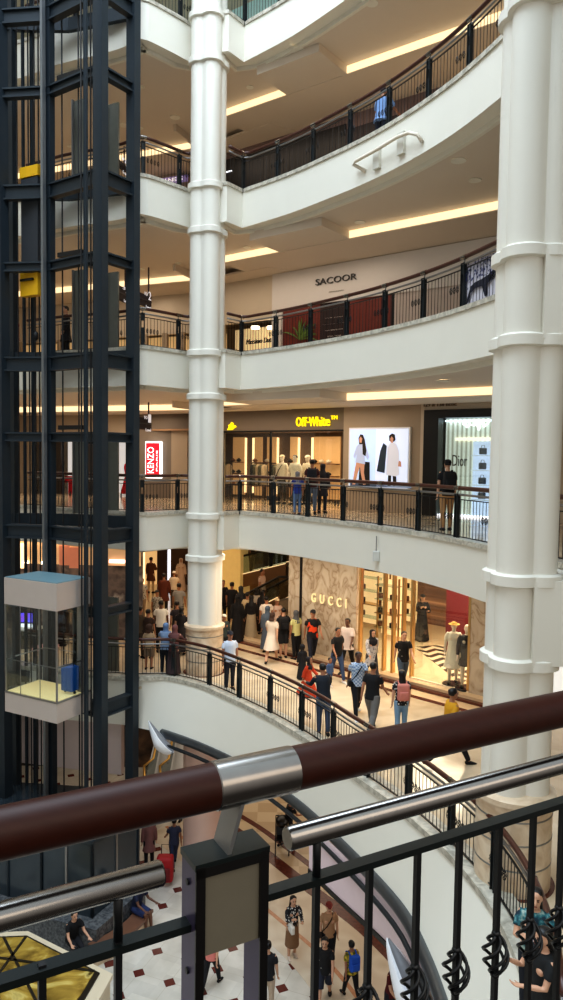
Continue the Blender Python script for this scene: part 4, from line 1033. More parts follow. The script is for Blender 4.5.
# glowing shelves seen through the entrance
for i, (px, d) in enumerate(((372, 4.2), (398, 5.6), (388, 3.2))):
    T = Wall(tuple(WG.P(0, 0, d))[:2], tuple(WG.P(1, 0, d))[:2]); q = T.S(px, 610)
    s = thing('gold_display_stand', ('left', 'rear', 'centre')[i] + ' gold display stand inside the marble boutique', 'display', T.P(q, zg+.17), 'gold display stands')
    w2 = (.8, .7, .45)[i]
    for dx in (-w2, w2): part('upright', wb(T, q+dx-.025, q+dx+.025, zg+.17, zg+2.4, -.03, .03), GOLD, s)
    for zz in (.6, 1.1, 1.6, 2.1): part('shelf', wb(T, q-w2, q+w2, zg+zz, zg+zz+.03, -.2, .2), GLASS if zz != 1.1 else GOLD, s)
    part('glow_panel', wb(T, q-w2, q+w2, zg+.3, zg+2.3, .24, .26), mat('gold_glow', (240, 210, 160), .5, emit=.7, ergb=(255, 216, 156)), s)
    for k in range(6):
        zz = (.63, 1.13, 1.63)[k % 3]; c = T.P(q-w2*.6+(k//3)*w2*1.1, zg+zz+.1, 0)
        solo('handbag', rbox(c, (.26, .12, .19), None, .03), [mat('brown_leather', (92, 58, 38), .5), BLACK][k % 2], ('brown' if k % 2 == 0 else 'black') + ' handbag on the ' + ('left', 'rear', 'centre')[i] + ' gold display stand', 'bag', 'handbags in the marble boutique', 'auto')
# yellow-lit pier and the escalator beside it
p0 = at(222, 642, zg); 
q_ = [at_z(217, 600, 31.2), at_z(240, 600, 31.0)]
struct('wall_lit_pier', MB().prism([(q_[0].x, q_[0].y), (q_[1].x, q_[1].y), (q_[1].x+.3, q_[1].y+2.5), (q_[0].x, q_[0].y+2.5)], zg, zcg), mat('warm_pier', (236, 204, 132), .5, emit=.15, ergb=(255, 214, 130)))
def escalator(ea, eb, label):
    es = thing('escalator', label, 'escalator', (ea+eb)/2)
    dE = (eb-ea); dh = V((dE.x, dE.y, 0)).normalized(); nE = V((-dh.y, dh.x, 0))
    for k, s_ in enumerate((-.75, .75)):
        c0, c1 = ea+nE*s_, eb+nE*s_
        m = MB(); m.loft([[c0+V((0, 0, -.5)), c0+V((0, 0, .1)), c0+nE*.12+V((0, 0, .1)), c0+nE*.12+V((0, 0, -.5))], [c1+V((0, 0, -.5)), c1+V((0, 0, .1)), c1+nE*.12+V((0, 0, .1)), c1+nE*.12+V((0, 0, -.5))]]); part('side_panel', m, mat('escalator_bronze', (128, 98, 72), .35, .4), es)
        m = MB(); m.loft([[c0+nE*.05, c0+nE*.05+V((0, 0, .8)), c0+nE*.07+V((0, 0, .8)), c0+nE*.07], [c1+nE*.05, c1+nE*.05+V((0, 0, .8)), c1+nE*.07+V((0, 0, .8)), c1+nE*.07]]); part('glass_side', m, GLASS, es)
        part('handrail', MB().tube([c0-dh*.3+nE*.06+V((0, 0, .85)), c0+nE*.06+V((0, 0, .85)), c1+nE*.06+V((0, 0, .85)), c1+dh*.4+nE*.06+V((0, 0, .9))], .05, 8), BLACK, es, True)
        part('light_strip', MB().tube([c0-nE*.03+V((0, 0, .08)), c1-nE*.03+V((0, 0, .08))], .018, 6), mat('warm_strip', (255, 224, 170), .5, emit=.7), es)
    m = MB(); n = 12
    for k in range(n):
        a_ = ea.lerp(eb, k/n); b_ = ea.lerp(eb, (k+1)/n); f_ = lambda p, z: V((p.x, p.y, z))
        m.loft([[a_-nE*.7+V((0, 0, -.4)), a_-nE*.7, a_+nE*.7, a_+nE*.7+V((0, 0, -.4))], [f_(b_, a_.z)-nE*.7-V((0, 0, .4)), f_(b_, a_.z)-nE*.7, f_(b_, a_.z)+nE*.7, f_(b_, a_.z)+nE*.7-V((0, 0, .4))]])
    part('steps', m, STEEL2, es)
ea, eb = at_z(247, 612, 30), at_z(289, 592, 28.8); ea.z, eb.z = zg+.1, zg+1.2
escalator(ea, eb, 'nearer escalator, low down behind the waiting crowd, right of the yellow pier')
fa, fb = at_z(238, 590, 32.6), at_z(292, 570, 31.6); fa.z, fb.z = zg+1.35, zg+2.1
escalator(fa, fb, 'farther, higher escalator under the balcony, right of the yellow pier')
ESC = (ea, eb); ESC2 = (fa, fb)
wallbox('wall_behind_escalator', Wall((-2.6, 34), (1.5, 32.5)), 0, 4.2, zg, zcg, mat('dim_tan', (150, 116, 82), .6, var=.2, scale=2), 0, .1)
# far end of the crowded corridor
BK = Wall((-17, 38), (0, 38))
for x0, x1, m in ((132, 146, GLOW), (146, 158, mat('tan_shop', (226, 186, 128), .5, emit=.5, ergb=(255, 206, 140))), (158, 168, mat('dark_shop', (70, 48, 36), .5)), (168.5, 171.5, WGLOW), (171.5, 225, mat('dark_wood_shop', (92, 66, 48), .5))):
    a, b = BK.S(x0, 570), BK.S(x1, 570); wallbox('wall_corridor', BK, a, b, zg, zcg, m, -.3, 0)  # glowing wall patches stand in for the light of distant shops
# left boutique seen through the lift
LB = Wall((-14, 25.2), (-5.5, 24.6))
wallbox('wall_left_boutique', LB, 0, LB.S(130, 600), zg, zg+3.6, ramp_mat('shop_umber', 'noise', [(.35, (40, 36, 38)), (.5, (104, 92, 86)), (.6, (70, 62, 60)), (.75, (170, 160, 150))], .5, tex=1.3, emit=.12), 1.6, 1.7)  # faint glow in the wall brightens the shop behind the lift
wallbox('wall_left_boutique_header', LB, 0, LB.S(140, 560), zg+2.9, zcg, mat('shop_sand', (214, 176, 130), .5, emit=.25, ergb=(255, 206, 150)), 0, .1)
q0_, z0_ = LB.hit(17, 621.5); q1_, z1_ = LB.hit(38, 613)
sc = thing('wall_screen', 'glowing violet and blue screen in the shop seen through the lift glass', 'screen', LB.P((q0_+q1_)/2, z0_))
part('casing', wb(LB, q0_-.05, q1_+.05, z0_-.05, z1_+.05, -.05, .02), BLACK, sc); part('display', wb(LB, q0_, q1_, z0_, z1_, -.07, -.05), ramp_mat('violet_screen', 'noise', [(.3, (200, 60, 160)), (.5, (90, 80, 230)), (.7, (120, 150, 255))], .4, tex=1.2, emit=1.0), sc)
def lbthing(name, x0, x1, y0, y1, d, dd, m, lab, cat):
    q0_, z1_ = LB.hit(x0, y0); q1_, z0_ = LB.hit(x1, y1)
    return solo(name, wb(LB, q0_, q1_, z0_, z1_, d, d+dd), m, lab, cat)
ct = thing('shop_counter', 'white topped shop counter with glass front seen through the lift', 'counter', LB.P(LB.S(26, 640), zg))
q0_, zt_ = LB.hit(11, 628); q1_, _ = LB.hit(40, 628)
part('top', wb(LB, q0_, q1_, zt_-.05, zt_, -.2, .5), WHITE, ct); part('front', wb(LB, q0_, q1_, zg, zt_-.05, -.1, .4), GGLASS, ct); part('frame', wb(LB, q0_+.3, q1_-.3, zt_+.02, zt_+.34, .1, .12), WGLOW, ct)
q0_, zt_ = LB.hit(38, 652); q1_, zb_ = LB.hit(58, 656)
LB.box(_dt := MB(), q0_+.3, q1_-.3, zg, max(zg+.06, zb_-.1), -.3, -.1); LB.box(_dt, q0_, q1_, max(zg+.05, zb_-.1), max(zg+.15, zb_+.08), -.5, .1)
solo('display_tray', _dt, mat('pink_tray', (236, 176, 170), .5, emit=.3), 'pink lit display tray seen through the lift glass', 'display')
q_, z_ = LB.hit(51, 640); solo('dark_cabinet', rbox(LB.P(q_, zg+.9, .6), (.7, .5, 1.8), None, .03), IRON, 'dark upright cabinet behind the pink display tray', 'cabinet')
q0_, zt_ = LB.hit(8, 620)
for i, x in enumerate((13, 27, 44, 51)):
    a_, z_ = LB.hit(x, 605); solo('fairy_light', MB().ell(LB.P(a_, max(z_, zg+2.95), -.06), (.09, .07, .05)), LAMP, 'small warm lamp under the shop header above the violet screen, ' + ('first', 'second', 'third', 'fourth')[i] + ' from the left', 'light', 'lamps in the left shop')
for i, (x0, x1, y0, y1, m, lab) in enumerate(((60, 70, 545, 565, mat('copper_poster', (206, 128, 96), .5, emit=.4), 'copper coloured poster above the lift car roof'), (70, 80, 547, 568, mat('copper_poster', (206, 128, 96), .5, emit=.4), 'second copper poster, right of the first'), (15, 25, 543, 568, GLOW, 'warm lit niche left behind the lift tower'))):
    a_, z1_ = LB.hit(x0, y0); b_, z0_ = LB.hit(x1, y1); solo('wall_poster', wb(LB, a_, b_, max(z0_, zg+1), z1_, -.08, -.02), m, lab, 'poster')
a_, z_ = LB.hit(110, 561); b_, _ = LB.hit(125, 561)
solo('tube_light', wb(LB, a_, b_, z_-.05, z_+.05, -.1, -.0), mat('pink_tube', (255, 216, 210), .5, emit=2.5), 'pinkish white tube light behind the right posts of the lift tower', 'light')

# ------------------------------------------------------------------ concourse furniture
kz = .95
kp = [at(x, y, kz) for x, y in [(-60, 950), (-20, 932), (0, 932), (28, 931), (113, 974), (97, 1003), (60, 1050), (-60, 1050)]]
kc = sum(kp, V())/len(kp)
ki = thing('display_island', 'large cream-rimmed display island with gold mirrored panels', 'display', V((kc.x, kc.y, 0)))
def inset(k, z): return [(kc.x+(p.x-kc.x)*k, kc.y+(p.y-kc.y)*k) for p in kp]
part('body', MB().prism(inset(.97, 0), 0, kz-.1), mat('cream_stone', (214, 200, 172), .4, var=.06), ki)
part('rim', MB().prism(inset(1, 0), kz-.1, kz), mat('cream_rim', (222, 208, 182), .35, var=.04), ki)
part('dark_frame', MB().prism(inset(.86, 0), kz, kz+.03), mat('dark_frame', (38, 32, 24), .4), ki)
GP = ramp_mat('gold_panel', 'noise', [(.3, (86, 74, 40)), (.45, (168, 138, 66)), (.54, (214, 182, 88)), (.6, (248, 226, 140)), (.72, (120, 100, 52))], .1, tex=.9, dist=1.6, metal=.5, emit=.1)  # pale and dark bands paint reflections into the gold, with a faint glow
a_ = inset(.80, 0)
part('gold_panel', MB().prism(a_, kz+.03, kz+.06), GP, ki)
m = MB()
for i, j in ((0, 4), (2, 6), (3, 7)):
    p, q = V((*a_[i], kz+.07)), V((*a_[j], kz+.07)); m.bar([p, q], .06, .03)
part('frame_bar', m, mat('dark_frame', (38, 32, 24), .4), ki)
pp = at(2, 980, kz+.07)
solo('paper_sheet', MB().box(pp+V((0, 0, .006)), (.5, .36, .012), Matrix.Rotation(R(35), 3, 'Z')), mat('pinkish_paper', (226, 214, 216), .6), 'pale paper sheet lying on the gold display island', 'paper')
# low stone bench by the lift foot
bz = .42
bpn = [at(x, y, bz) for x, y in [(92, 948), (112, 938), (132, 924), (146, 908)]]
bc = catmull([(p.x, p.y, bz) for p in bpn], .15)
be = thing('curved_bench', 'low curved stone bench with reddish top beside the lift plinth', 'bench', V((bc[len(bc)//2].x, bc[len(bc)//2].y, 0)))
part('seat', MB().bar([p-V((0, 0, .03)) for p in bc], .46, .08), mat('bench_top', (118, 84, 66), .35, var=.1), be)
part('base', MB().bar([p-V((0, 0, .24)) for p in bc], .34, .36), PEDEST, be)
# escalator ends with gold arcs under the boutique floor
for i, (px, py) in enumerate(((141, 800), (157, 800))):
    c = at(px, py, 0); t = thing('escalator_end', ('left' if i == 0 else 'right') + ' rounded escalator end with gold handrail, below the white shell', 'escalator', c, 'escalator ends under the crowded floor')
    m = MB(); arc = [c+V((.75*math.cos(a), 0, .9+.75*math.sin(a))) for a in [R(200-20*k) for k in range(12)]]; arc = [c+V((2.6, .6, 0))*0+V((-.8, 3.5, 2.6))+V((0, 0, 0))+c*0 if False else p for p in arc]
    up = c+V((.5, 5.5, 3.6)); pts = [up+V((0, 0, .9)), c+V((.25, 1.2, 1.1))] + [c+V((.06*k, .5*math.cos(R(90-18*k))*0+.6-.6*math.sin(R(18*k))*1.6, 1.05-.06*k*k*.45)) for k in range(0, 6)]
    part('handrail', MB().tube(pts, .05, 8), mat('gold_handrail', (206, 164, 92), .3, .8), t, True)
    m = MB(); m.strip([p-V((0, 0, .06)) for p in pts], [V((p.x, p.y, max(.05, p.z-.85))) for p in pts]); part('glass_side', m, GGLASS, t)
    m = MB(); m.loft([[q+V((-.1, 0, 0)), q+V((.9, 0, 0)), q+V((.9, 0, -.3)), q+V((-.1, 0, -.3))] for q in (c+V((0, .2, .1)), c+V((0, 1.4, .2)), up)]); part('steps', m, STEEL2, t)

# ------------------------------------------------------------------ small fittings
# bent pipe bracket with two plates on the third fascia
bw = []
for x, y in ((365, 171), (362, 165), (384, 152), (400, 141), (416, 134), (423, 138)):
    p = at(x, y, H4-.55); bw.append(p)
def on_fascia(px, py, z): return None
# plan distance of the fascia along that direction
def fascia_pt(px, py, out=.0):
    best = None
    for a, b in zip(UR, UR[1:]):
        d = ray(px, py); n = V((-(b-a).y, (b-a).x, 0)); den = V((d.x, d.y, 0)).dot(n)
        if abs(den) < 1e-6: continue
        t = a.dot(n)/den; p = V((d.x*t, d.y*t, EYE+d.z*t)); s = (V((p.x, p.y, 0))-a).dot(b-a)/(b-a).length_squared
        if -.01 <= s <= 1.01: n.normalize(); n = n if n.dot(V((p.x, p.y, 0))) < 0 else -n; best = p+n*out
    return best
pb_ = fascia_pt(384, 152); bt = thing('pipe_bracket', 'white bent pipe bracket with two slatted plates on the curved white parapet', 'bracket', pb_)
pts = [fascia_pt(x, y, o) for x, y, o in ((366, 171, .02), (358, 166, .16), (362, 163, .2), (384, 151, .2), (404, 139, .2), (416, 134.5, .2), (423, 136, .16), (423, 142, .02))]
part('pipe', MB().tube(pts, .045, 8), CREAM, bt, True)
for x, y in ((378.5, 159), (403, 144)):
    p = fascia_pt(x, y, .04); T, dd = None, None
    part('plate', MB().box(p, (.22, .1, .5), Matrix.Rotation(math.atan2(-2.6, 1.8), 3, 'Z')), mat('grey_plate', (206, 202, 190), .5), bt)
p = fascia_pt(378, 556, .06); wf_ = thing('wireless_box', 'small white box with a thin aerial on the parapet under the advert', 'box', p)
part('body', rbox(p, (.16, .1, .26), None, .02), mat('device_white', (206, 206, 200), .5), wf_); part('aerial', MB().tube([p+V((0, 0, .1)), p+V((0, 0, .5))], .012, 6), STEEL2, wf_)
# downlights
spots = [(298, 50, H5, 'large'), (289, 67, H5, 'small'), (250, 87, H5, 'small'), (446, 155, H4, 'large'), (475, 180, H4, 'dim'), (294, 227, H4, 'large'), (284, 237, H4, 'small'), (247, 247, H4, 'small'), (268, 248, H4, 'dim'), (431, 379, HS, 'large'), (284, 397, HS, 'large'), (366, 390, HS, 'dim'), (360, 222, H4, 'dim'),
         (175, 117, H5, 'large'), (141, 87, H5, 'small'), (140, 128, H5, 'small'), (178, 263, H4, 'small'), (142, 269, H4, 'small'), (372, 3, H5, 'dim'), (124, 125, H5, 'large'), (70, 146, H5, 'small')]
spot_labels = ['large bright downlight near the edge of the highest ceiling, right of the column', 'small downlight beside the large one on the highest ceiling', 'small downlight close to the column on the highest ceiling',
 'large bright downlight above the white pipe bracket side, near the massive column', 'unlit round fitting below the pipe bracket, near the massive column', 'large bright downlight just above the second storey cove, right of the column',
 'small downlight left of the large one over the black shop name', 'small downlight closest to the column over the second storey', 'unlit fitting between small downlights over the second storey',
 'large downlight over the black framed window', 'large downlight over the yellow word sign', 'unlit fitting over the advertising light box', 'unlit fitting over the black shop name, below the pipe bracket',
 'large downlight on the highest ceiling left of the column', 'small downlight high beside the right tower post', 'small downlight lower beside the right tower post',
 'small downlight left of the column over the hanging direction sign', 'small downlight next to the tower post over the hanging direction sign', 'unlit fitting high on the topmost ceiling above the railing',
 'large downlight seen between the right tower posts', 'small downlight seen between the middle tower posts']
for (px, py, zf, kind), lab in zip(spots, spot_labels):
    p = at(px, py, zf-1.105)+(V((.35, .28, 0)) if px > 420 and kind == 'large' else V()); r_ = {'large': .14, 'small': .08, 'dim': .12}[kind]
    t = thing('downlight', lab, 'light', p, 'round ceiling downlights')
    part('trim_ring', MB().lathe(p, [(r_, 0), (r_+.035, 0), (r_+.035, -.02), (r_, -.012)], 20), WHITE, t, 'auto')
    part('lens', MB().lathe(p, [(.01, -.006), (r_, -.006), (r_, .0), (.01, .0)], 20), LAMP if kind != 'dim' else mat('unlit_lens', (170, 158, 142), .4), t)
# ------------------------------------------------------------------ light
def area(name, loc, size, energy, rgb, rot=(0, 0, 0)):
    d = bpy.data.lights.new(name, 'AREA'); d.shape = 'RECTANGLE'; d.size, d.size_y = size; d.energy = energy; d.color = [x for x in lin(rgb)]
    o = bpy.data.objects.new(name, d); COL.objects.link(o); o.location = loc; o.rotation_euler = rot; return o
w = bpy.data.worlds.new('world'); SC.world = w; w.use_nodes = True
bg = w.node_tree.nodes['Background']; bg.inputs[1].default_value = WORLD_S
_t = w.node_tree; _g = _t.nodes.new('ShaderNodeTexCoord'); _x = _t.nodes.new('ShaderNodeSeparateXYZ'); _t.links.new(_g.outputs['Generated'], _x.inputs[0])
_rr = _t.nodes.new('ShaderNodeValToRGB'); _mr = _t.nodes.new('ShaderNodeMapRange'); _mr.inputs['From Min'].default_value = -1; _mr.inputs['From Max'].default_value = 1
_t.links.new(_x.outputs[2], _mr.inputs[0]); _t.links.new(_mr.outputs[0], _rr.inputs[0])
_e = _rr.color_ramp.elements; _e[0].position = .25; _e[0].color = (.10, .09, .08, 1); _e[1].position = 1.; _e[1].color = (1.4, 1.6, 1.7, 1)
for _p, _c in ((.48, (.66, .62, .57, 1)), (.62, (.85, .84, .82, 1)), (.78, (1.15, 1.25, 1.32, 1))):
    _n = _e.new(_p); _n.color = _c
_t.links.new(_rr.outputs[0], bg.inputs[0])
area('skylight_and_fill', (-4, 12, H5+9), (16, 14), 4300*LK, (224, 240, 255))
area('skylight_and_fill', (0, 1.5, H5+9), (12, 7), 700*LK, (185, 232, 255))  # unseen extra overhead light, added for cool highlights on the near steel tubes
WARM = (255, 234, 210)
ang = math.atan2(WO.u.y, WO.u.x)
for z, e in ((HS, 120), (H4, 66), (H5, 60)):
    c = WO.P(3.5, z-1.45, -1.6); area('gallery_fill_light', c, (8, 1.2), e*LK, WARM, (0, 0, ang))
    c = WL.P(10.5, z-1.45, -2.4); area('gallery_fill_light', c, (7, 1.5), e*1.0*LK, WARM)
c = WG.P(3.6, HO-1.2, -2.2); area('gallery_fill_light', c, (8, 2), 170*LK, (255, 236, 210), (0, 0, math.atan2(WG.u.y, WG.u.x)))
area('gallery_fill_light', (-4.5, 29, HO-1.2), (4, 8), 125*LK, (255, 228, 192))
area('gallery_fill_light', (-10, 25.3, HO-1.2), (6, 1.5), 70*LK, (255, 222, 190))
area('shop_fill_light', WO.P((q222+q343)/2, zh, 1.7), (4, 2), 120*LK, (255, 228, 190), (0, 0, ang))
area('shop_fill_light', WG.P(g470-1.2, zcg-.15, .9), (1.8, .8), 80*LK, (255, 234, 206), (0, 0, math.atan2(WG.u.y, WG.u.x)))  # unseen lamp added near the glass to brighten the window mannequins
area('shop_fill_light', WG.P((g357+g470)/2+.5, zcg-.15, 2.6), (4, 3.5), 300*LK, (255, 230, 196), (0, 0, math.atan2(WG.u.y, WG.u.x)))
area('concourse_light', (-2, 29, HG-1.6), (10, 8), 230*LK, (255, 238, 216))
area('concourse_light', (6, 21, HG-1.6), (6, 8), 170*LK, (255, 242, 226))
area('gallery_fill_light', (2.5, -1.6, EYE+1.7), (8, 2), 75*LK, (255, 234, 208), (R(50), 0, 0))  # unseen front fill added behind the camera to warm the near column
SC.view_settings.view_transform = 'Standard'; SC.view_settings.look = 'None'
for _lk in ('Medium High Contrast', 'Standard - Medium High Contrast'):
    try:
        SC.view_settings.look = _lk; break
    except Exception: pass
SC.view_settings.gamma = 1.0; SC.view_settings.exposure = EXPO
try: SC.cycles.use_denoising = True
except Exception: pass
SC.cycles.max_bounces = 7; SC.cycles.transparent_max_bounces = 12
# ------------------------------------------------------------------ people
def remesh(mb, vox, smooth=3):
    me = mb.mesh('tmp'); o = bpy.data.objects.new('tmp', me); COL.objects.link(o)
    r = o.modifiers.new('r', 'REMESH'); r.mode = 'VOXEL'; r.voxel_size = vox
    if smooth:
        s = o.modifiers.new('s', 'SMOOTH'); s.iterations = smooth; s.factor = .5
    dg = bpy.context.evaluated_depsgraph_get(); out = bpy.data.meshes.new_from_object(o.evaluated_get(dg))
    bpy.data.objects.remove(o); bpy.data.meshes.remove(me)
    out.polygons.foreach_set('use_smooth', [True]*len(out.polygons)); out.materials.clear(); out.materials.append(SKIN[0])
    return out
SKIN = [mat('skin_medium', (166, 116, 88), .5, var=.05), mat('skin_fair', (206, 160, 132), .5, var=.05), mat('skin_deep', (104, 68, 50), .5, var=.05)]
HAIRM = mat('hair_black', (20, 16, 16), .45, var=.2, scale=40); FEAT = mat('eye_dark', (30, 20, 18), .3); LIP = mat('lip', (130, 66, 60), .5)
# pose: legs (hip flex, knee) right/left, arms (flex, abduction, elbow) right/left, lean
POSES = {
 'stand': dict(l=((3, 4), (-3, 2)), a=((4, 7, 12), (-2, 7, 10)), lean=0),
 'relax': dict(l=((8, 10), (-2, 1)), a=((-6, 10, 25), (6, 8, 18)), lean=0),
 'walk': dict(l=((24, 8), (-18, 14)), a=((-22, 6, 12), (24, 6, 26)), lean=2),
 'walk2': dict(l=((-16, 24), (22, 5)), a=((20, 7, 28), (-20, 7, 10)), lean=3),
 'stride': dict(l=((32, 6), (-26, 22)), a=((-28, 8, 20), (26, 8, 35)), lean=4),
 'phone': dict(l=((2, 3), (-3, 3)), a=((30, 8, 95), (24, 6, 75)), lean=2),
 'bag': dict(l=((4, 5), (-3, 3)), a=((14, 8, 80), (0, 8, 14)), lean=0),
 'rail': dict(l=((-4, 2), (4, 6)), a=((42, 14, 40), (38, 14, 45)), lean=10),
 'hips': dict(l=((3, 3), (-4, 3)), a=((-20, 32, 95), (-20, 32, 95)), lean=0),
 'sit': dict(l=((84, 82), (80, 74)), a=((34, 10, 40), (28, 10, 48)), lean=14),
 'push': dict(l=((16, 6), (-14, 14)), a=((34, 8, 50), (34, 8, 50)), lean=8),
 'model': dict(l=((4, 3), (-2, 2)), a=((2, 9, 14), (-4, 9, 20)), lean=0),
}
def joints(pose):
    P = POSES[pose]; J = {}
    hip = V((0, 0, .92)); J['hip'] = hip
    ln = R(P['lean']); u = V((0, -math.sin(ln), math.cos(ln)))
    def T(x, y, z): return V((x, 0, .92)) + u*(z-.92) + V((0, y*math.cos(ln), y*math.sin(ln)))*1
    J['T'] = T
    for s, k, (h, kn), (fx, ab, el) in ((-1, 'r', P['l'][0], P['a'][0]), (1, 'l', P['l'][1], P['a'][1])):
        a = V((s*.088, 0, .90)); J['th'+k] = a
        b = a+V((s*.012, -math.sin(R(h)), -math.cos(R(h))))*.425; J['kn'+k] = b
        q = R(h-kn); c = b+V((s*.006, -math.sin(q), -math.cos(q)))*.40; J['an'+k] = c; J['fa'+k] = q*.5 if abs(h) < 60 else 0
        sh = T(s*.172, .0, 1.405); J['sh'+k] = sh
        d = V((s*math.sin(R(ab)), -math.sin(R(fx))*math.cos(R(ab)), -math.cos(R(fx))*math.cos(R(ab)))); e = sh+d*.285; J['el'+k] = e
        f2 = R(fx+el); inw = .35 if el > 60 else .0
        d2 = V((s*(math.sin(R(ab))*.4-inw), -math.sin(f2), -math.cos(f2))).normalized()
        if pose == 'hips': d2 = V((-s*.75, -.25, -.55)).normalized()
        w = e+d2*.245; J['wr'+k] = w; J['hd'+k] = d2
    z = min(J['anr'].z, J['anl'].z)-.075
    if pose == 'sit': z = min(J['anr'].z, J['anl'].z)-.075
    J['dz'] = -z
    return J
HEADP = [(.0, .026, -.072, -.02), (.02, .044, -.092, .03), (.05, .058, -.098, .062), (.085, .067, -.096, .084), (.115, .072, -.093, .096), (.15, .075, -.094, .102), (.185, .071, -.088, .098), (.21, .058, -.07, .08), (.228, .036, -.042, .055), (.236, .01, -.01, .02)]
def head_rings(base, k=1., grow=0., n=16):
    rr = []
    for z, w, yf, yb in HEADP:
        c = (yf+yb)/2; d = (yb-yf)/2
        rr.append([base+V(((w+grow)*k*math.cos(2*math.pi*i/n), (c+(d+grow)*math.sin(2*math.pi*i/n))*k, z*k)) for i in range(n)])
    return rr
def build_body(pose, fem, hk=1.):
    J = joints(pose); T = J['T']; mb = MB(); ref = V((1, 0, 0))
    sw = .93 if fem else 1.
    tor = [(.84, .12, .09), (.90, .155, .11), (.97, .15, .105), (1.08, .128, .092), (1.2, .14, .10), (1.32, .158, .105), (1.40, .15, .085), (1.445, .085, .062)]
    mb.tube([T(0, .0, z) for z, *_ in tor], [(w*sw, d) for _, w, d in tor], 14, ref)
    nb = T(0, .012, 1.42); ht = T(0, -.012, 1.50); mb.tube([nb, ht+V((0, .012, .04))], [(.058, .06), (.052, .056)], 12, ref)
    mb.loft(head_rings(ht, hk))
    mb.tube([ht+V((0, -.088, .135))*hk, ht+V((0, -.102, .115))*hk, ht+V((0, -.116, .093))*hk, ht+V((0, -.092, .08))*hk], [.009, .012, .016, .012], 8)
    for s in (-1, 1): mb.ell(ht+V((s*.074, .01, .11))*hk, (.012*hk, .022*hk, .034*hk), 8, 6)
    for s, k in ((-1, 'r'), (1, 'l')):
        a, b, c = J['th'+k], J['kn'+k], J['an'+k]
        mb.tube([a+V((0, 0, .03)), a.lerp(b, .3), b, b.lerp(c, .3), c.lerp(b, .12), c-V((0, 0, .02))], [.085, .082, .056, .056, .038, .036], 12)
        q = J['fa'+k]; fd = V((s*.12, -math.cos(q), -math.sin(q)*.6)).normalized()
        mb.tube([c-fd*.055-V((0, 0, .045)), c-V((0, 0, .035)), c+fd*.09-V((0, 0, .05)), c+fd*.165-V((0, 0, .06))], [(.034, .032), (.038, .042), (.045, .026), (.03, .014)], 10)
        sh, e, w, d = J['sh'+k], J['el'+k], J['wr'+k], J['hd'+k]
        mb.tube([sh+V((-s*.03, 0, .012)), sh.lerp(e, .25), e, e.lerp(w, .35), w], [.052, .046, .037, .035, .026], 10)
        # hand: palm, four fingers with a bend, thumb from the side
        sd = V((0, -1, 0)) if abs(d.y) < .8 else V((s*-1., 0, 0)); sd = (sd-d*sd.dot(d)).normalized(); pn = d.cross(sd).normalized()
        pm = w+d*.085
        mb.tube([w-d*.01, w+d*.04, pm], [(.026, .02), (.038, .017), (.038, .015)], 10, sd)
        cur = -pn*s if True else pn
        for i, L in enumerate((.072, .084, .078, .06)):
            r0 = pm-d*.008+sd*(.028-.0187*i); mid = r0+d*L*.55+cur*.008; tip = mid+d*L*.4+cur*.03
            mb.tube([r0, mid, tip], [.0095, .009, .0075], 6)
        th = w+d*.03+sd*.032; mb.tube([th, th+sd*.03+d*.03, th+sd*.036+d*.062+cur*.012], [.013, .011, .008], 6)
    if fem:
        for s in (-1, 1): mb.ell(T(s*.068, -.085, 1.27), (.06, .05, .058), 10, 8)
    for i in range(len(mb.v)): mb.v[i] = mb.v[i]+V((0, 0, J['dz']))
    return mb, J
BODY, CLO = {}, {}
def body_mesh(pose, fem, child):
    k = (pose, fem, child)
    if k not in BODY:
        mb, J = build_body(pose, fem, 1.32 if child else 1.); BODY[k] = remesh(mb, .0115, 2)
    return BODY[k]
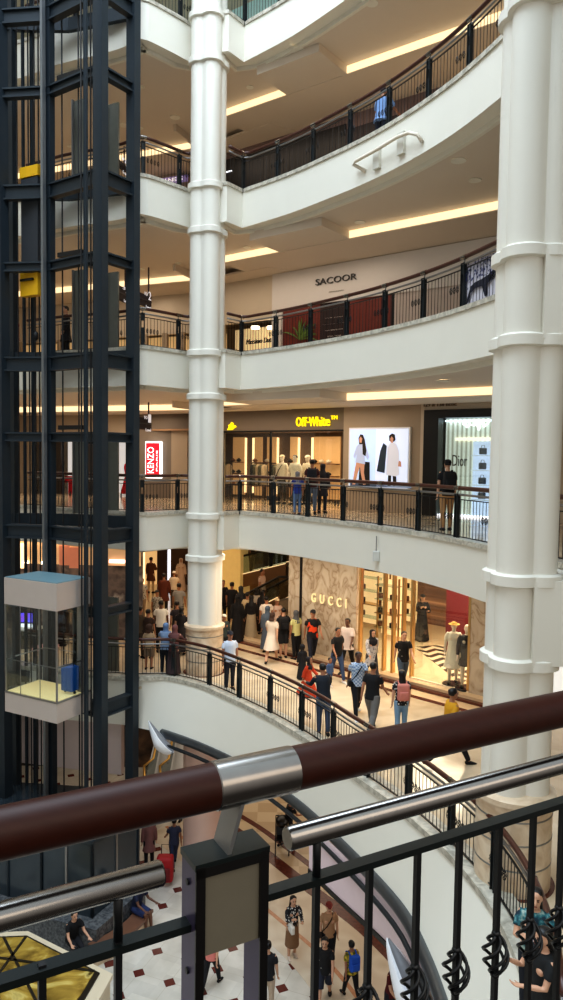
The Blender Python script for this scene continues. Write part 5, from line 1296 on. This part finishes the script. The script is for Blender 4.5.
def cloth_mesh(kind, pose, fem, child):
    key = (kind, pose, fem, child)
    if key in CLO: return CLO[key]
    J = joints(pose); T = J['T']; mb = MB(); ref = V((1, 0, 0)); sw = .93 if fem else 1.
    up = V((0, 0, J['dz'])); vox = .014; hk = 1.32 if child else 1.
    ht = T(0, -.012, 1.50)
    def torso(z0, flare=0., top=1.45, g=.022):
        prof = [(.84, .165, .125), (.97, .162, .12), (1.08, .148, .112), (1.2, .154, .115), (1.32, .168, .118), (1.40, .158, .098), (1.45, .085, .07)]
        pts = [(z, w*sw+g*.6, d+g*.6) for z, w, d in prof if z0 < z <= top]
        return [(z0, (.168+flare)*sw+g*.6, .128+flare*.8+g*.6)] + pts
    def sleeves(to, r0=.064, r1=.052, wr=.0):
        for s, k in ((-1, 'r'), (1, 'l')):
            sh, e, w = J['sh'+k], J['el'+k], J['wr'+k]
            pts = [sh+V((-s*.05, 0, .012)), sh.lerp(e, .3)]; rr = [r0, r0*.93]
            if to <= 1: pts.append(sh.lerp(e, to)); rr.append(r1+.006)
            else: pts += [e, e.lerp(w, .5), e.lerp(w, to-1)]; rr += [r1, r1*.92, r1*.8+wr]
            mb.tube(pts, rr, 10)
    def legs(r, to):
        for s, k in ((-1, 'r'), (1, 'l')):
            a, b, c = J['th'+k], J['kn'+k], J['an'+k]
            pts = [a+V((0, 0, .05)), a.lerp(b, .3)]; rr = [.098+r, .094+r]
            if to < 1: pts.append(a.lerp(b, to)); rr.append(.078+r*1.6)
            else: pts += [b, b.lerp(c, .35), b.lerp(c, to-1)]; rr += [.066+r, .063+r, .05+r*1.4]
            mb.tube(pts, rr, 12)
        mb.tube([T(0, 0, z) for z in (.80, .88, .98, 1.03)], [(.13*sw, .10), (.176*sw, .128), (.166*sw, .122), (.158*sw, .116)], 14, ref)
    def gown(z1, wid, z0=1.02, dep=None):
        zb = z1-J['dz']; ay = (J['anr'].y+J['anl'].y)/2; k = (0, .35, .7, 1)
        spread = abs(J['anr'].y-J['anl'].y)/2*(1-z1)
        mb.tube([T(0, 0, z0).lerp(V((0, ay*(1-z1), zb)), t) for t in k], [(.158*sw+.012+(wid-.15)*t, .125+((dep or wid*.85)-.11)*t+spread*t) for t in k], 18, ref)
    if kind == 'tee':
        p = torso(.85); mb.tube([T(0, 0, z) for z, *_ in p], [(w, d) for _, w, d in p], 16, ref); sleeves(.62)
    elif kind == 'loose':
        p = torso(.78, .035); mb.tube([T(0, 0, z) for z, *_ in p], [(w, d) for _, w, d in p], 16, ref); sleeves(.8, .07, .066)
    elif kind == 'long':
        p = torso(.85); mb.tube([T(0, 0, z) for z, *_ in p], [(w, d) for _, w, d in p], 16, ref); sleeves(1.95, .063, .05)
    elif kind == 'coat':
        p = torso(.6, .05); mb.tube([T(0, 0, z) for z, *_ in p], [(w, d) for _, w, d in p], 16, ref); sleeves(1.95, .068, .058)
    elif kind == 'abaya':
        p = torso(1.0); mb.tube([T(0, 0, z) for z, *_ in p], [(w, d) for _, w, d in p], 16, ref); sleeves(1.95, .07, .07, .02); gown(.05, .27); vox = .016
    elif kind == 'dress':
        p = torso(1.0); mb.tube([T(0, 0, z) for z, *_ in p], [(w, d) for _, w, d in p], 16, ref); sleeves(.7); gown(.46, .25)
    elif kind == 'trousers': legs(0., 1.95)
    elif kind == 'wide': legs(.014, 1.98)
    elif kind == 'shorts': legs(.012, .92)
    elif kind == 'skirt': gown(.14, .24, 1.03)
    elif kind == 'pencil': gown(.34, .185, 1.05, .15)
    elif kind == 'shoes':
        for s, k in ((-1, 'r'), (1, 'l')):
            c = J['an'+k]; q = J['fa'+k]; fd = V((s*.12, -math.cos(q), -math.sin(q)*.6)).normalized()
            mb.tube([c-fd*.075-V((0, 0, .045)), c-fd*.02-V((0, 0, .03)), c+fd*.09-V((0, 0, .048)), c+fd*.18-V((0, 0, .058))], [(.04, .038), (.044, .05), (.052, .034), (.036, .02)], 10)
    elif kind == 'short_hair':
        rr = head_rings(ht, hk, .012)
        rr = [[V((v.x, max(v.y, ht.y+(-.05-(.035 if i > 6 else 0))*hk if i > 4 else ht.y+.005*hk), v.z)) for v in r] for i, r in enumerate(rr) if i >= 3]
        mb.loft(rr)
    elif kind in ('long_hair', 'bob'):
        rr = head_rings(ht, hk, .018)
        rr = [[V((v.x, max(v.y, ht.y+(-.06 if i > 5 else -.0)*hk), v.z)) for v in r] for i, r in enumerate(rr) if i >= 2]
        mb.loft(rr)
        dn = -.30 if kind == 'long_hair' else .0
        mb.tube([ht+V((0, .05, .14))*hk, ht+V((0, .07, .02))*hk, ht+V((0, .10, dn*.5)), ht+V((0, .115, dn-.04))], [(.082*hk, .05), (.088*hk, .045), (.10, .04), (.07, .025)], 12, ref)
    elif kind == 'hijab':
        rr = head_rings(ht, hk, .020)
        rr = [[V((v.x, max(v.y, ht.y+(-.078 if i > 6 else -.055)*hk), v.z)) for v in r] for i, r in enumerate(rr)]
        mb.loft(rr)
        pts = [(.10, .085, .075, .02), (.0, .088, .085, .01), (-.05, .11, .10, .01), (-.11, .17, .13, .0), (-.2, .165, .15, .0), (-.27, .10, .12, .0)]
        mb.tube([ht+V((0, y, z)) for z, w, d, y in pts], [(w, d) for z, w, d, y in pts], 14, ref)
    elif kind == 'cap':
        rr = head_rings(ht, hk, .016); mb.loft([r for i, r in enumerate(rr) if i >= 5])
        mb.tube([ht+V((0, -.07, .17))*hk, ht+V((0, -.17, .155))*hk], [(.07, .012), (.055, .008)], 12, ref)
    elif kind == 'wide_hat':
        rr = head_rings(ht, hk, .016); mb.loft([r for i, r in enumerate(rr) if i >= 5]); mb.tube([ht+V((0, 0, .16)), ht+V((0, 0, .175))], [(.17, .19), (.15, .17)], 20, ref)
    elif kind == 'face':
        for s in (-1, 1):
            mb.ell(ht+V((s*.03, -.091, .122))*hk, (.013, .008, .0075), 8, 5); mb.box(ht+V((s*.031, -.094, .143))*hk, (.03, .008, .006))
    elif kind == 'mouth':
        mb.ell(ht+V((0, -.094, .052))*hk, (.024, .009, .008), 10, 5)
    elif kind == 'backpack':
        c = T(0, .19, 1.22); m2 = rbox(c, (.29, .15, .42), None, .05); mb.v += m2.v; mb.f += m2.f
        m2 = rbox(c+V((0, .085, -.07)), (.22, .06, .2), None, .025); o = len(mb.v); mb.v += m2.v; mb.f += [tuple(i+o for i in f) for f in m2.f]
        for s in (-1, 1): mb.tube([T(s*.09, .13, 1.4), T(s*.10, .03, 1.475), T(s*.105, -.11, 1.41), T(s*.115, -.13, 1.25), T(s*.12, .0, 1.08), T(s*.11, .14, 1.05)], [(.022, .008)]*6, 6, ref)
    elif kind == 'sling':
        pts = [T(.10, -.02, 1.475), T(.05, -.128, 1.36), T(-.06, -.142, 1.18), T(-.17, -.09, 1.02), T(-.2, 0, .96)]
        mb.tube(pts, [(.014, .006)]*5, 6, ref); m2 = rbox(T(-.215, -.03, .93), (.08, .2, .16), None, .03); o = len(mb.v); mb.v += m2.v; mb.f += [tuple(i+o for i in f) for f in m2.f]
    elif kind == 'handbag':
        c = J['wrr']+V((-.02, 0, -.24)); m2 = rbox(c, (.1, .26, .2), None, .03); mb.v += m2.v; mb.f += m2.f
        mb.tube([c+V((0, -.07, .1)), c+V((0, -.05, .2)), c+V((0, .05, .2)), c+V((0, .07, .1))], .008, 6)
    elif kind == 'phone':
        c = (J['wrr']+J['wrl'])/2+(J['hdr'])*.10; mb.box(c, (.075, .015, .15), Matrix.Rotation(R(-35), 3, 'X'))
    mb.v = [v+up for v in mb.v]
    if kind in ('backpack', 'sling', 'handbag', 'phone', 'face', 'mouth'): me = mb.mesh(kind, SKIN[0], 'auto')
    else: me = remesh(mb, vox, 3 if kind not in ('short_hair', 'cap') else 2)
    CLO[key] = me; return me
PARTN = {'tee': 'shirt', 'loose': 'shirt', 'long': 'shirt', 'coat': 'coat', 'abaya': 'robe', 'dress': 'dress', 'trousers': 'trousers', 'wide': 'trousers', 'shorts': 'shorts', 'skirt': 'skirt', 'pencil': 'skirt', 'short_hair': 'hair', 'long_hair': 'hair', 'bob': 'hair', 'hijab': 'headscarf', 'cap': 'cap', 'wide_hat': 'hat', 'shoes': 'shoes'}
CM = {}
def col(c):
    """cloth colour: rgb, or a ready material"""
    if not isinstance(c, tuple): return c
    n = 'cloth_%02x%02x%02x' % c
    return mat(n, c, .85, var=.12, scale=9)
def person(loc, yaw, h, pose, top, bottom, head, label, fem=False, child=False, skin=0, shoes=(30, 28, 28), extra=(), cat='person', name='person', group=None, face=True):
    """loc: feet on the floor; top/bottom/head: (kind, colour) or None"""
    root = link(name, body_mesh(pose, fem, child), None, skin if not isinstance(skin, int) else SKIN[skin])
    k = h/(1.735 if not child else 1.80); root.location = loc; root.rotation_euler = (0, 0, R(yaw)); root.scale = (k*1.03 if not child else k*1.05, k*1.03 if not child else k*1.05, k)
    tag(root, label, cat, group)
    for it in (top, bottom):
        if it: link(PARTN[it[0]], cloth_mesh(it[0], pose, fem, child), root, col(it[1]))
    if shoes: link('shoes', cloth_mesh('shoes', pose, fem, child), root, col(shoes))
    for it in (head if isinstance(head, list) else [head]):
        if it: link(PARTN[it[0]], cloth_mesh(it[0], pose, fem, child), root, col(it[1]) if len(it) > 1 else HAIRM)
    if face:
        link('eyes', cloth_mesh('face', pose, fem, child), root, FEAT); link('mouth', cloth_mesh('mouth', pose, fem, child), root, LIP)
    for kind, c, lab in extra:
        o = link({'sling': 'sling_bag', 'handbag': 'handbag', 'phone': 'phone', 'backpack': 'backpack'}[kind], cloth_mesh(kind, pose, fem, child), None, col(c))
        o.location = root.location; o.rotation_euler = root.rotation_euler; o.scale = root.scale
        tag(o, lab, {'sling': 'bag', 'handbag': 'bag', 'phone': 'phone', 'backpack': 'backpack'}[kind])
    return root
H = ('short_hair',); LH = ('long_hair',); BO = ('bob',)
def hj(c): return ('hijab', c)
ORANGE = ramp_mat('orange_print', 'noise', [(.5, (16, 18, 24)), (.535, (232, 76, 30))], .8, tex=3.2, interp='CONSTANT')
PLAID = ramp_mat('blue_plaid', 'checker', [(0, (120, 146, 182)), (1, (196, 208, 222))], .8, tex=22)
FLORAL = ramp_mat('pale_floral', 'voronoi', [(.2, (120, 124, 138)), (.5, (196, 194, 198))], .8, tex=16)
SPOTS = ramp_mat('black_white_print', 'voronoi', [(.25, (226, 224, 220)), (.4, (30, 30, 36))], .8, tex=18)
LEAFY = ramp_mat('teal_print', 'noise', [(.42, (22, 48, 62)), (.55, (48, 116, 124)), (.68, (170, 190, 180))], .8, tex=12)
YPRINT = ramp_mat('yellow_print', 'noise', [(.42, (92, 98, 42)), (.55, (206, 178, 60))], .8, tex=14)
LIGHTP = ramp_mat('grey_print', 'voronoi', [(.2, (60, 56, 56)), (.5, (170, 164, 156))], .8, tex=14)
TEEP = ramp_mat('printed_black', 'noise', [(.62, (18, 18, 22)), (.66, (150, 146, 140))], .8, tex=7, interp='CONSTANT')
BLK, NVY, WHT, GRY, JEAN, KHA = (20, 20, 24), (28, 34, 52), (226, 222, 214), (120, 118, 116), (70, 96, 134), (168, 132, 92)
def g(px, feet): return at(px, feet, HG)
def gh(px, head, h): p = at(px, head, HG+h); p.z = HG; return p
P_ = person
# --- open part of the boutique floor
P_(g(229.5, 690), 20, 1.70, 'stand', ('tee', (206, 216, 232)), ('trousers', (30, 32, 44)), [H, ('cap', (28, 30, 40))], 'person in pale blue uniform shirt and dark cap standing at the railing', skin=0)
P_(g(323, 735), 195, 1.72, 'rail', ('long', (30, 36, 46)), ('trousers', (70, 84, 110)), H, 'person in dark long sleeved shirt leaning on the railing, seen from behind')
P_(g(357, 716), 8, 1.74, 'walk', ('tee', PLAID), ('trousers', BLK), H, 'person in blue plaid shirt with sling bag and white shoes, walking towards us', skin=2, shoes=(232, 230, 226), extra=[('sling', BLK, 'black sling bag worn over the blue plaid shirt')])
P_(g(371.5, 732), 150, 1.76, 'walk2', ('tee', BLK), ('wide', (112, 110, 108)), H, 'person in black T-shirt and grey trousers seen from behind, near the railing')
P_(g(400.5, 737), 185, 1.62, 'stand', ('tee', SPOTS), ('trousers', (120, 150, 178)), LH, 'person in black and white top and light jeans carrying a pink backpack', fem=True, skin=1, extra=[('backpack', (206, 130, 116), 'pink backpack on the person in the black and white top')])
P_(g(402.5, 688), 5, 1.72, 'walk', ('tee', TEEP), ('trousers', (74, 92, 112)), H, 'person in black printed T-shirt and jeans in front of the gold entrance', skin=1)
P_(g(371, 681), 20, 1.60, 'walk2', ('coat', FLORAL), ('trousers', (60, 62, 72)), hj((24, 24, 32)), 'person in black headscarf and long pale floral coat before the entrance', fem=True, skin=1)
P_(g(347, 672), -25, 1.74, 'walk', ('loose', (222, 206, 200)), ('trousers', BLK), H, 'shaven-headed person in loose pale pink shirt and black trousers by the marble wall', skin=2)
P_(g(336.5, 681), 25, 1.66, 'walk2', ('tee', BLK), ('trousers', (58, 76, 108)), H, 'young person in black T-shirt and blue jeans walking beside a toddler', skin=0, shoes=(220, 216, 210))
P_(g(329.5, 687), 30, .86, 'stand', ('long', (66, 90, 128)), ('trousers', (66, 90, 128)), H, 'toddler in denim blue clothes holding the side of the young person in jeans', child=True, shoes=(226, 222, 216))
P_(g(308, 696), 60, 1.14, 'walk', ('abaya', (188, 62, 28)), None, hj((28, 22, 26)), 'child in long orange-red robe and black headscarf', fem=True, child=True)
P_(g(302, 679), 200, 1.05, 'stand', ('abaya', (18, 18, 22)), None, hj((18, 18, 22)), 'small figure in black robe right behind the child in orange-red', fem=True, child=True)
P_(g(312, 663), 10, 1.80, 'walk', ('tee', ORANGE), ('trousers', (24, 28, 44)), [H, ('cap', (24, 24, 28))], 'tall person in black shirt with big orange print and dark cap', skin=0)
P_(g(295.5, 659), 215, 1.62, 'stand', ('tee', (206, 202, 140)), ('trousers', BLK), hj((86, 88, 92)), 'person in grey headscarf and pale yellow top beside the marble wall edge', fem=True)
p_y = at(449, 765, HG)
P_(p_y, 110, 1.80, 'stride', ('tee', (206, 150, 30)), ('trousers', (24, 24, 32)), H, 'person in mustard yellow shirt striding behind the dark handrail', skin=0)
# --- crowd between column and marble wall
P_(g(271.5, 662), 165, 1.66, 'walk', ('dress', (214, 200, 184)), None, ('bob', (60, 40, 32)), 'person in short white ruffled dress with bare legs, seen from behind', fem=True, skin=1)
P_(g(283, 658), 190, 1.68, 'stand', ('tee', (30, 30, 34)), ('shorts', (40, 40, 44)), H, 'person in black shirt with big black backpack, beside the white ruffled dress', skin=1, extra=[('backpack', (18, 18, 22), 'big black backpack next to the white ruffled dress')])
P_(g(251, 640), 180, 1.64, 'stand', ('long', (28, 24, 26)), ('skirt', (176, 160, 134)), LH, 'person with long dark hair, black top and long beige skirt', fem=True)
P_(g(237, 642), 175, 1.66, 'stand', ('abaya', (16, 16, 20)), None, hj((16, 16, 20)), 'person covered in a long black robe left of the long beige skirt', fem=True)
crowd = [
 (223, 580, 1.74, 30, ('long', (24, 24, 30)), ('trousers', BLK), H, 'person in dark jacket half hidden by the column, in front of the yellow pier', 0),
 (232, 582, 1.76, 170, ('tee', (22, 22, 28)), ('trousers', BLK), H, 'person in black shirt with back turned, right in front of the yellow pier', 0),
 (247.5, 592, 1.68, 150, ('long', (206, 186, 150)), ('trousers', (60, 52, 48)), H, 'person in cream shirt behind the long dark hair', 0),
 (256, 588, 1.66, 200, ('tee', (190, 180, 166)), ('skirt', (60, 48, 44)), BO, 'person in pale top with bobbed hair in the middle of the waiting crowd', 1),
 (263, 590, 1.66, 150, ('long', (36, 34, 40)), ('trousers', BLK), LH, 'person with dark hair just below the escalator handrail', 1),
 (266.5, 596, 1.72, 190, ('tee', (222, 212, 202)), ('trousers', (90, 84, 80)), H, 'person in white T-shirt in the crowd, right of the long dark hair', 0),
 (267.5, 606, 1.58, 160, ('long', (88, 100, 116)), ('skirt', (80, 90, 106)), hj((84, 98, 116)), 'person in grey-blue headscarf and dress behind the white ruffled dress', 1),
 (277, 598, 1.62, 20, ('tee', (196, 172, 160)), ('trousers', (60, 52, 50)), [H, ('cap', (226, 206, 170))], 'person with cream cap facing us beside the marble edge', 1),
 (241, 586, 1.70, 200, ('tee', (44, 46, 52)), ('trousers', BLK), ('hijab', (52, 54, 58)), 'person in charcoal headscarf behind the long black robe', 1),
 (224, 614, 1.45, 30, ('long', (52, 66, 66)), ('trousers', (40, 44, 48)), [H, ('cap', (216, 212, 200))], 'shorter person in teal grey top and white cap next to the column foot', 1),
]
for px, py, h, yaw, top, bot, hd, lab, fem in crowd:
    P_(gh(px, py, h), yaw, h, 'stand' if px % 2 else 'relax', top, bot, hd, lab, fem=bool(fem))
for i, (t_, top, bot, hd, lab) in enumerate(((.36, ('tee', (206, 178, 164)), ('trousers', (50, 46, 48)), H, 'person in pale pink shirt standing on the nearer escalator'), (.25, ('tee', (70, 60, 54)), ('trousers', (22, 22, 26)), H, 'person in dark trousers on the farther escalator, near the yellow pier'), (.62, ('tee', (196, 170, 150)), ('trousers', (26, 24, 30)), LH, 'person on the farther escalator, right side, cut off by the balcony'))):
    E_ = ESC if i == 0 else ESC2; p = E_[0].lerp(E_[1], t_); n = 12; p.z = E_[0].lerp(E_[1], math.floor(t_*n)/n).z
    P_(p, 60, 1.68, 'stand', top, bot, hd, lab, fem=i == 2)
# --- corridor left of the column
corr = [
 (151, 557, 1.74, 165, 'bag', ('coat', (88, 50, 30)), ('trousers', (206, 178, 140)), H, 'person in brown jacket and light trousers standing far back in the corridor', 0),
 (181, 558, 1.64, 10, 'stand', ('abaya', (224, 196, 176)), None, hj((232, 206, 190)), 'person in long white robe and white headscarf at the back of the corridor', 1),
 (174, 571, 1.6, 190, 'stand', ('tee', (214, 196, 176)), ('trousers', (70, 60, 54)), ('cap', (232, 220, 206)), 'person in white cap and cream shirt in the corridor', 0),
 (164, 573, 1.76, 185, 'relax', ('coat', (96, 44, 28)), ('trousers', (40, 30, 28)), H, 'person in wide rust brown jacket in the middle of the corridor', 0),
 (142, 578, 1.66, 20, 'bag', ('tee', LIGHTP), ('trousers', (150, 128, 104)), H, 'person in black and grey patterned shirt beside the lift post', 0),
 (179, 583, 1.74, 180, 'relax', ('tee', (142, 140, 138)), ('trousers', (66, 60, 58)), H, 'person in grey T-shirt seen from behind, close to the column', 0),
 (161, 600, 1.76, 185, 'stand', ('tee', (232, 226, 214)), ('trousers', BLK), H, 'person in clean white T-shirt and black trousers seen from behind', 2),
 (148, 609, 1.62, 170, 'stand', ('tee', (58, 42, 36)), ('trousers', (40, 34, 32)), H, 'person in dark brown shirt left of the clean white T-shirt', 0),
 (177, 601, 1.66, 200, 'stand', ('tee', (44, 38, 44)), ('trousers', BLK), H, 'person with dark hair and plum shirt right of the clean white T-shirt', 0),
 (181.5, 607, 1.60, 170, 'stand', ('tee', (34, 30, 34)), ('skirt', (40, 34, 36)), BO, 'person in dark clothes right next to the column', 1),
 (140, 606, 1.7, 150, 'stand', ('long', (92, 76, 58)), ('trousers', (70, 58, 48)), H, 'person in olive brown shirt half hidden behind the lift post', 0),
 (157, 590, 1.55, 170, 'stand', ('tee', LIGHTP), ('trousers', (50, 44, 42)), ('cap', (52, 48, 46)), 'person in dark cap and patterned top behind the clean white T-shirt', 0),
 (150, 628, 1.4, 175, 'stand', ('tee', (176, 150, 120)), ('shorts', (120, 100, 80)), ('bob', (70, 46, 34)), 'child in tan top standing at the railing beside the lift post', 0),
 (166.5, 630, 1.58, 175, 'rail', ('tee', (120, 140, 168)), ('trousers', (24, 26, 34)), hj((104, 130, 168)), 'person in light blue headscarf standing at the railing', 1),
 (175.5, 629, 1.56, 170, 'rail', ('long', (104, 66, 64)), ('skirt', (56, 40, 42)), hj((116, 72, 70)), 'person in maroon headscarf at the railing beside the column foot', 1),
]
for px, py, h, yaw, pose, top, bot, hd, lab, sk in corr:
    if pose == 'rail' and px < 175: py -= 3
    P_(gh(px, py, h)+(V((-.12, .5, 0)) if py > 620 else V()), yaw, h, pose, top, bot, hd, lab, fem=(sk == 1 and 'scarf' in lab), skin=min(sk, 2), child='child' in lab)
# --- inside the marble boutique
p = at(421.5, 641, HG+.17); P_(p, 5, 1.68, 'phone', ('abaya', (20, 18, 20)), None, [BO, ('cap', (20, 18, 20))], 'person in long black dress and dark hat inside the marble boutique', fem=True, skin=1)
MANQ = mat('mannequin_white', (236, 222, 204), .4, var=.02)
plz = HG+.17
for px, fy, top, hd, lab in ((452.5, 683, ('dress', (248, 238, 224)), ('wide_hat', (196, 150, 70)), 'mannequin in cream dress and yellow hat in the gold framed window'), (465.5, 687, ('coat', (66, 62, 64)), None, 'mannequin in long charcoal coat at the right end of the gold framed window')):
    p = at(px, fy, plz+.05)
    b = thing('mannequin_stand', 'black base under the ' + lab.split(' in the')[0].split(' at the')[0], 'stand', (p.x, p.y, plz)); part('plate', MB().lathe((p.x, p.y, plz), [(.3, 0), (.3, .03), (.28, .05), (.02, .05)], 24), BLACK, b)
    P_(p, -10, 1.78, 'model', top, None, hd, lab, fem=True, skin=MANQ, shoes=BLK, cat='mannequin', name='mannequin', face=False)
# --- own floor
p = at(446, 530.5, HO); P_(p, 185, 1.77, 'stand', ('tee', BLK), ('trousers', (170, 130, 88)), [H, ('cap', (18, 18, 22))], 'person in black T-shirt and khaki trousers facing the black framed window', skin=1, extra=[('backpack', (24, 24, 26), 'black backpack worn before the black framed window')])
p = at(311.5, 514, HO); P_(p, 175, 1.72, 'stand', ('tee', (70, 30, 34)), ('trousers', (96, 108, 126)), H, 'person in maroon shirt with dark backpack at the yellow-signed boutique', extra=[('backpack', (34, 34, 42), 'dark backpack on the person in the maroon shirt')])
p = at(322, 513, HO); P_(p, 160, 1.58, 'stand', ('coat', (42, 42, 50)), ('trousers', (36, 38, 46)), hj((40, 40, 46)), 'person in dark headscarf and coat at the yellow-signed boutique', fem=True)
p = at(297, 515, HO); P_(p, 180, 1.34, 'stand', ('tee', (34, 52, 128)), ('trousers', (92, 116, 150)), hj((120, 120, 124)), 'young person in royal blue top and grey headscarf at the yellow-signed boutique', fem=True)
for px, dd, top, lab, hd in ((282, 1.0, ('tee', (228, 218, 196)), 'first mannequin with cream shirt and black strap in the boutique window', ('cap', (222, 206, 176))), (295, .9, ('loose', (232, 226, 208)), 'second mannequin in white shirt with dark hair in the boutique window', H), (307.5, 1.4, ('tee', (222, 212, 190)), 'third mannequin, partly hidden, in pale shirt in the boutique window', ('cap', (226, 214, 190)))):
    T = Wall(tuple(WO.P(0, 0, dd))[:2], tuple(WO.P(1, 0, dd))[:2]); p = T.P(T.S(px, 480), HO)
    P_(p, -35, 1.86, 'model', top, ('trousers', (60, 54, 46)), hd, lab, skin=MANQ, cat='mannequin', name='mannequin', face=False, extra=[('sling', BLK, 'black strap bag on the first mannequin')] if px == 282 else [])
# --- upper storeys
p = at_y(66, 352, 24.6); p.z = HS; P_(p, -60, 1.78, 'relax', ('coat', (22, 24, 30)), ('trousers', BLK), H, 'person in black suit on the second storey, seen between the tower posts', skin=1)
p = at_y(12, 352, 25.2); p.z = HS; P_(p, 30, 1.7, 'stand', ('tee', (150, 26, 34)), ('trousers', BLK), H, 'person in red shirt on the second storey at the far left')
bp_ = along(URr, 3.95)[0]; nn = V((.75, .66, 0)); q = fascia_pt(359, 134, 0); q = V((q.x, q.y, H4))+V((.62, .5, 0)); P_(q, 150, 1.7, 'rail', ('loose', (120, 150, 196)), ('trousers', NVY), H, 'person in light blue shirt behind the second highest railing')
# --- concourse
def c0(px, feet): return at(px, feet, 0)
P_(c0(292, 957), 20, 1.66, 'phone', ('long', SPOTS), ('pencil', (134, 100, 72)), LH, 'person in black patterned blouse and long tan skirt on the concourse', fem=True, skin=1, shoes=(214, 196, 180), extra=[('handbag', (226, 222, 214), 'white handbag of the person in the tan skirt')])
P_(c0(328, 967), 5, 1.72, 'stand', ('tee', (176, 138, 106)), ('wide', (24, 26, 36)), [H, ('cap', (126, 50, 44))], 'person in tan sleeveless top, red cap and dark wide trousers on the concourse', fem=True, skin=1, extra=[('sling', (52, 40, 36), 'brown sling bag on the person with the red cap')])
P_(c0(324, 1004), -10, 1.72, 'walk', ('tee', TEEP), ('shorts', (40, 44, 60)), H, 'person in black T-shirt with print and dark shorts on the concourse', skin=1)
P_(c0(351, 1000), 200, 1.5, 'walk2', ('tee', YPRINT), ('trousers', BLK), H, 'youngster in yellow patterned shirt with blue backpack on the concourse', skin=0, extra=[('backpack', (36, 90, 196), 'bright blue backpack on the yellow patterned shirt')])
P_(c0(391, 1030), 30, 1.74, 'rail', ('tee', (86, 20, 24)), ('trousers', (40, 36, 44)), H, 'person in dark red shirt beside the near white shell', skin=1)
P_(c0(267, 1012), 170, 1.72, 'stand', ('tee', (22, 22, 28)), ('trousers', (186, 166, 146)), H, 'person in black top and beige trousers right beside the dark post', skin=1)
P_(c0(211, 988), 160, 1.64, 'walk', ('tee', (214, 130, 120)), ('trousers', BLK), LH, 'person in coral pink top and black trousers seen through the dark post', fem=True, skin=1)
P_(c0(149, 868), 190, 1.66, 'stand', ('coat', (150, 104, 100)), ('trousers', (34, 30, 36)), BO, 'person in dusty pink coat below the dark handrail, left of the pink column', fem=True, skin=1)
P_(c0(152, 826), 190, 1.70, 'stand', ('tee', (150, 44, 40)), ('trousers', (36, 32, 36)), H, 'person in red shirt far back by the gold escalator ends', skin=0)
P_(c0(177, 822), 170, 1.72, 'stand', ('tee', (26, 26, 30)), ('trousers', BLK), H, 'dark-clothed person far back under the white shell, beside the pink column', skin=0)
P_(c0(174, 866), 200, 1.6, 'walk', ('tee', (60, 66, 90)), ('trousers', (60, 70, 100)), H, 'person in slate blue clothes beside the red luggage', skin=0)
s_ = c0(165, 884)
lg = thing('wheeled_luggage', 'red wheeled bag on the concourse beside the pink column', 'luggage', s_)
part('bag', rbox(s_+V((0, 0, .5)), (.5, .36, .78), None, .1), mat('luggage_red', (170, 26, 32), .6), lg, 'auto'); part('pocket', rbox(s_+V((0, -.2, .4)), (.36, .08, .4), None, .03), mat('luggage_dark_red', (120, 20, 26), .6), lg, 'auto')
for dx in (-.18, .18): part('wheel', MB().tube([s_+V((dx-.02, .1, .07)), s_+V((dx+.02, .1, .07))], .07, 14), BLACK, lg)
part('pull_handle', MB().tube([s_+V((-.13, .12, .85)), s_+V((-.13, .16, 1.15)), s_+V((.13, .16, 1.15)), s_+V((.13, .12, .85))], .014, 6), IRON, lg, True)
s_ = c0(282, 850)
st = thing('pushchair', 'black folding pushchair on the concourse behind the cut end of the steel tube', 'pushchair', s_)
for dx in (-.22, .22):
    part('frame', MB().tube([s_+V((dx, .35, 1.0)), s_+V((dx, .1, .6)), s_+V((dx, -.35, .12))], .016, 6).tube([s_+V((dx, -.1, .65)), s_+V((dx, .3, .1))], .016, 6), IRON, st, True)
    for dy in (-.36, .3): part('wheel', MB().tube([s_+V((dx-.02, dy, .1)), s_+V((dx+.02, dy, .1))], .1, 16), BLACK, st)
part('seat', MB().loft([[s_+V((x, y, z)) for x, y, z in ((-.2, -.25, .42), (.2, -.25, .42), (.2, -.25, .48), (-.2, -.25, .48))], [s_+V((x, y, z)) for x, y, z in ((-.2, .1, .38), (.2, .1, .38), (.2, .1, .46), (-.2, .1, .46))], [s_+V((x, y, z)) for x, y, z in ((-.2, .28, .85), (.2, .28, .85), (.2, .22, .88), (-.2, .22, .88))]]), BLACK, st)
part('hood', MB().ell(s_+V((0, .12, .92)), (.24, .3, .18), 14, 8), BLACK, st, True); part('push_bar', MB().tube([s_+V((-.22, .35, 1.0)), s_+V((.22, .35, 1.0))], .02, 8), BLACK, st)
P_(c0(288, 846), 120, 1.66, 'push', ('tee', (24, 24, 28)), ('trousers', BLK), H, 'person in black pushing the folding pushchair, mostly hidden by the handrail')
# seated
b_ = at(72, 958, 0); P_(b_, 40, 1.7, 'sit', ('tee', (16, 16, 20)), ('trousers', (30, 30, 36)), H, 'person in black shirt sitting hunched beside the gold display island', skin=1)
b_ = at(136, 926, 0); P_(b_, 60, 1.7, 'sit', ('tee', (24, 30, 56)), ('shorts', (40, 54, 96)), H, 'person in blue shorts sitting on the curved stone bench', skin=2, shoes=(60, 34, 30))
# --- near right, on the crowded floor
p = gh(536, 887, 1.62); P_(p, -20, 1.62, 'phone', ('tee', LEAFY), ('trousers', (30, 34, 44)), LH, 'person with long black hair and teal patterned top beside the stone pedestal', fem=True, skin=1, extra=[('phone', (200, 210, 230), 'pale phone held by the person in the teal patterned top')])
p = gh(546, 927, 1.60); P_(p, -75, 1.60, 'phone', ('tee', (26, 28, 30)), ('trousers', (24, 26, 30)), ('bob',), 'person in black top with green shawl, facing the person in the teal patterned top', fem=True, skin=1)
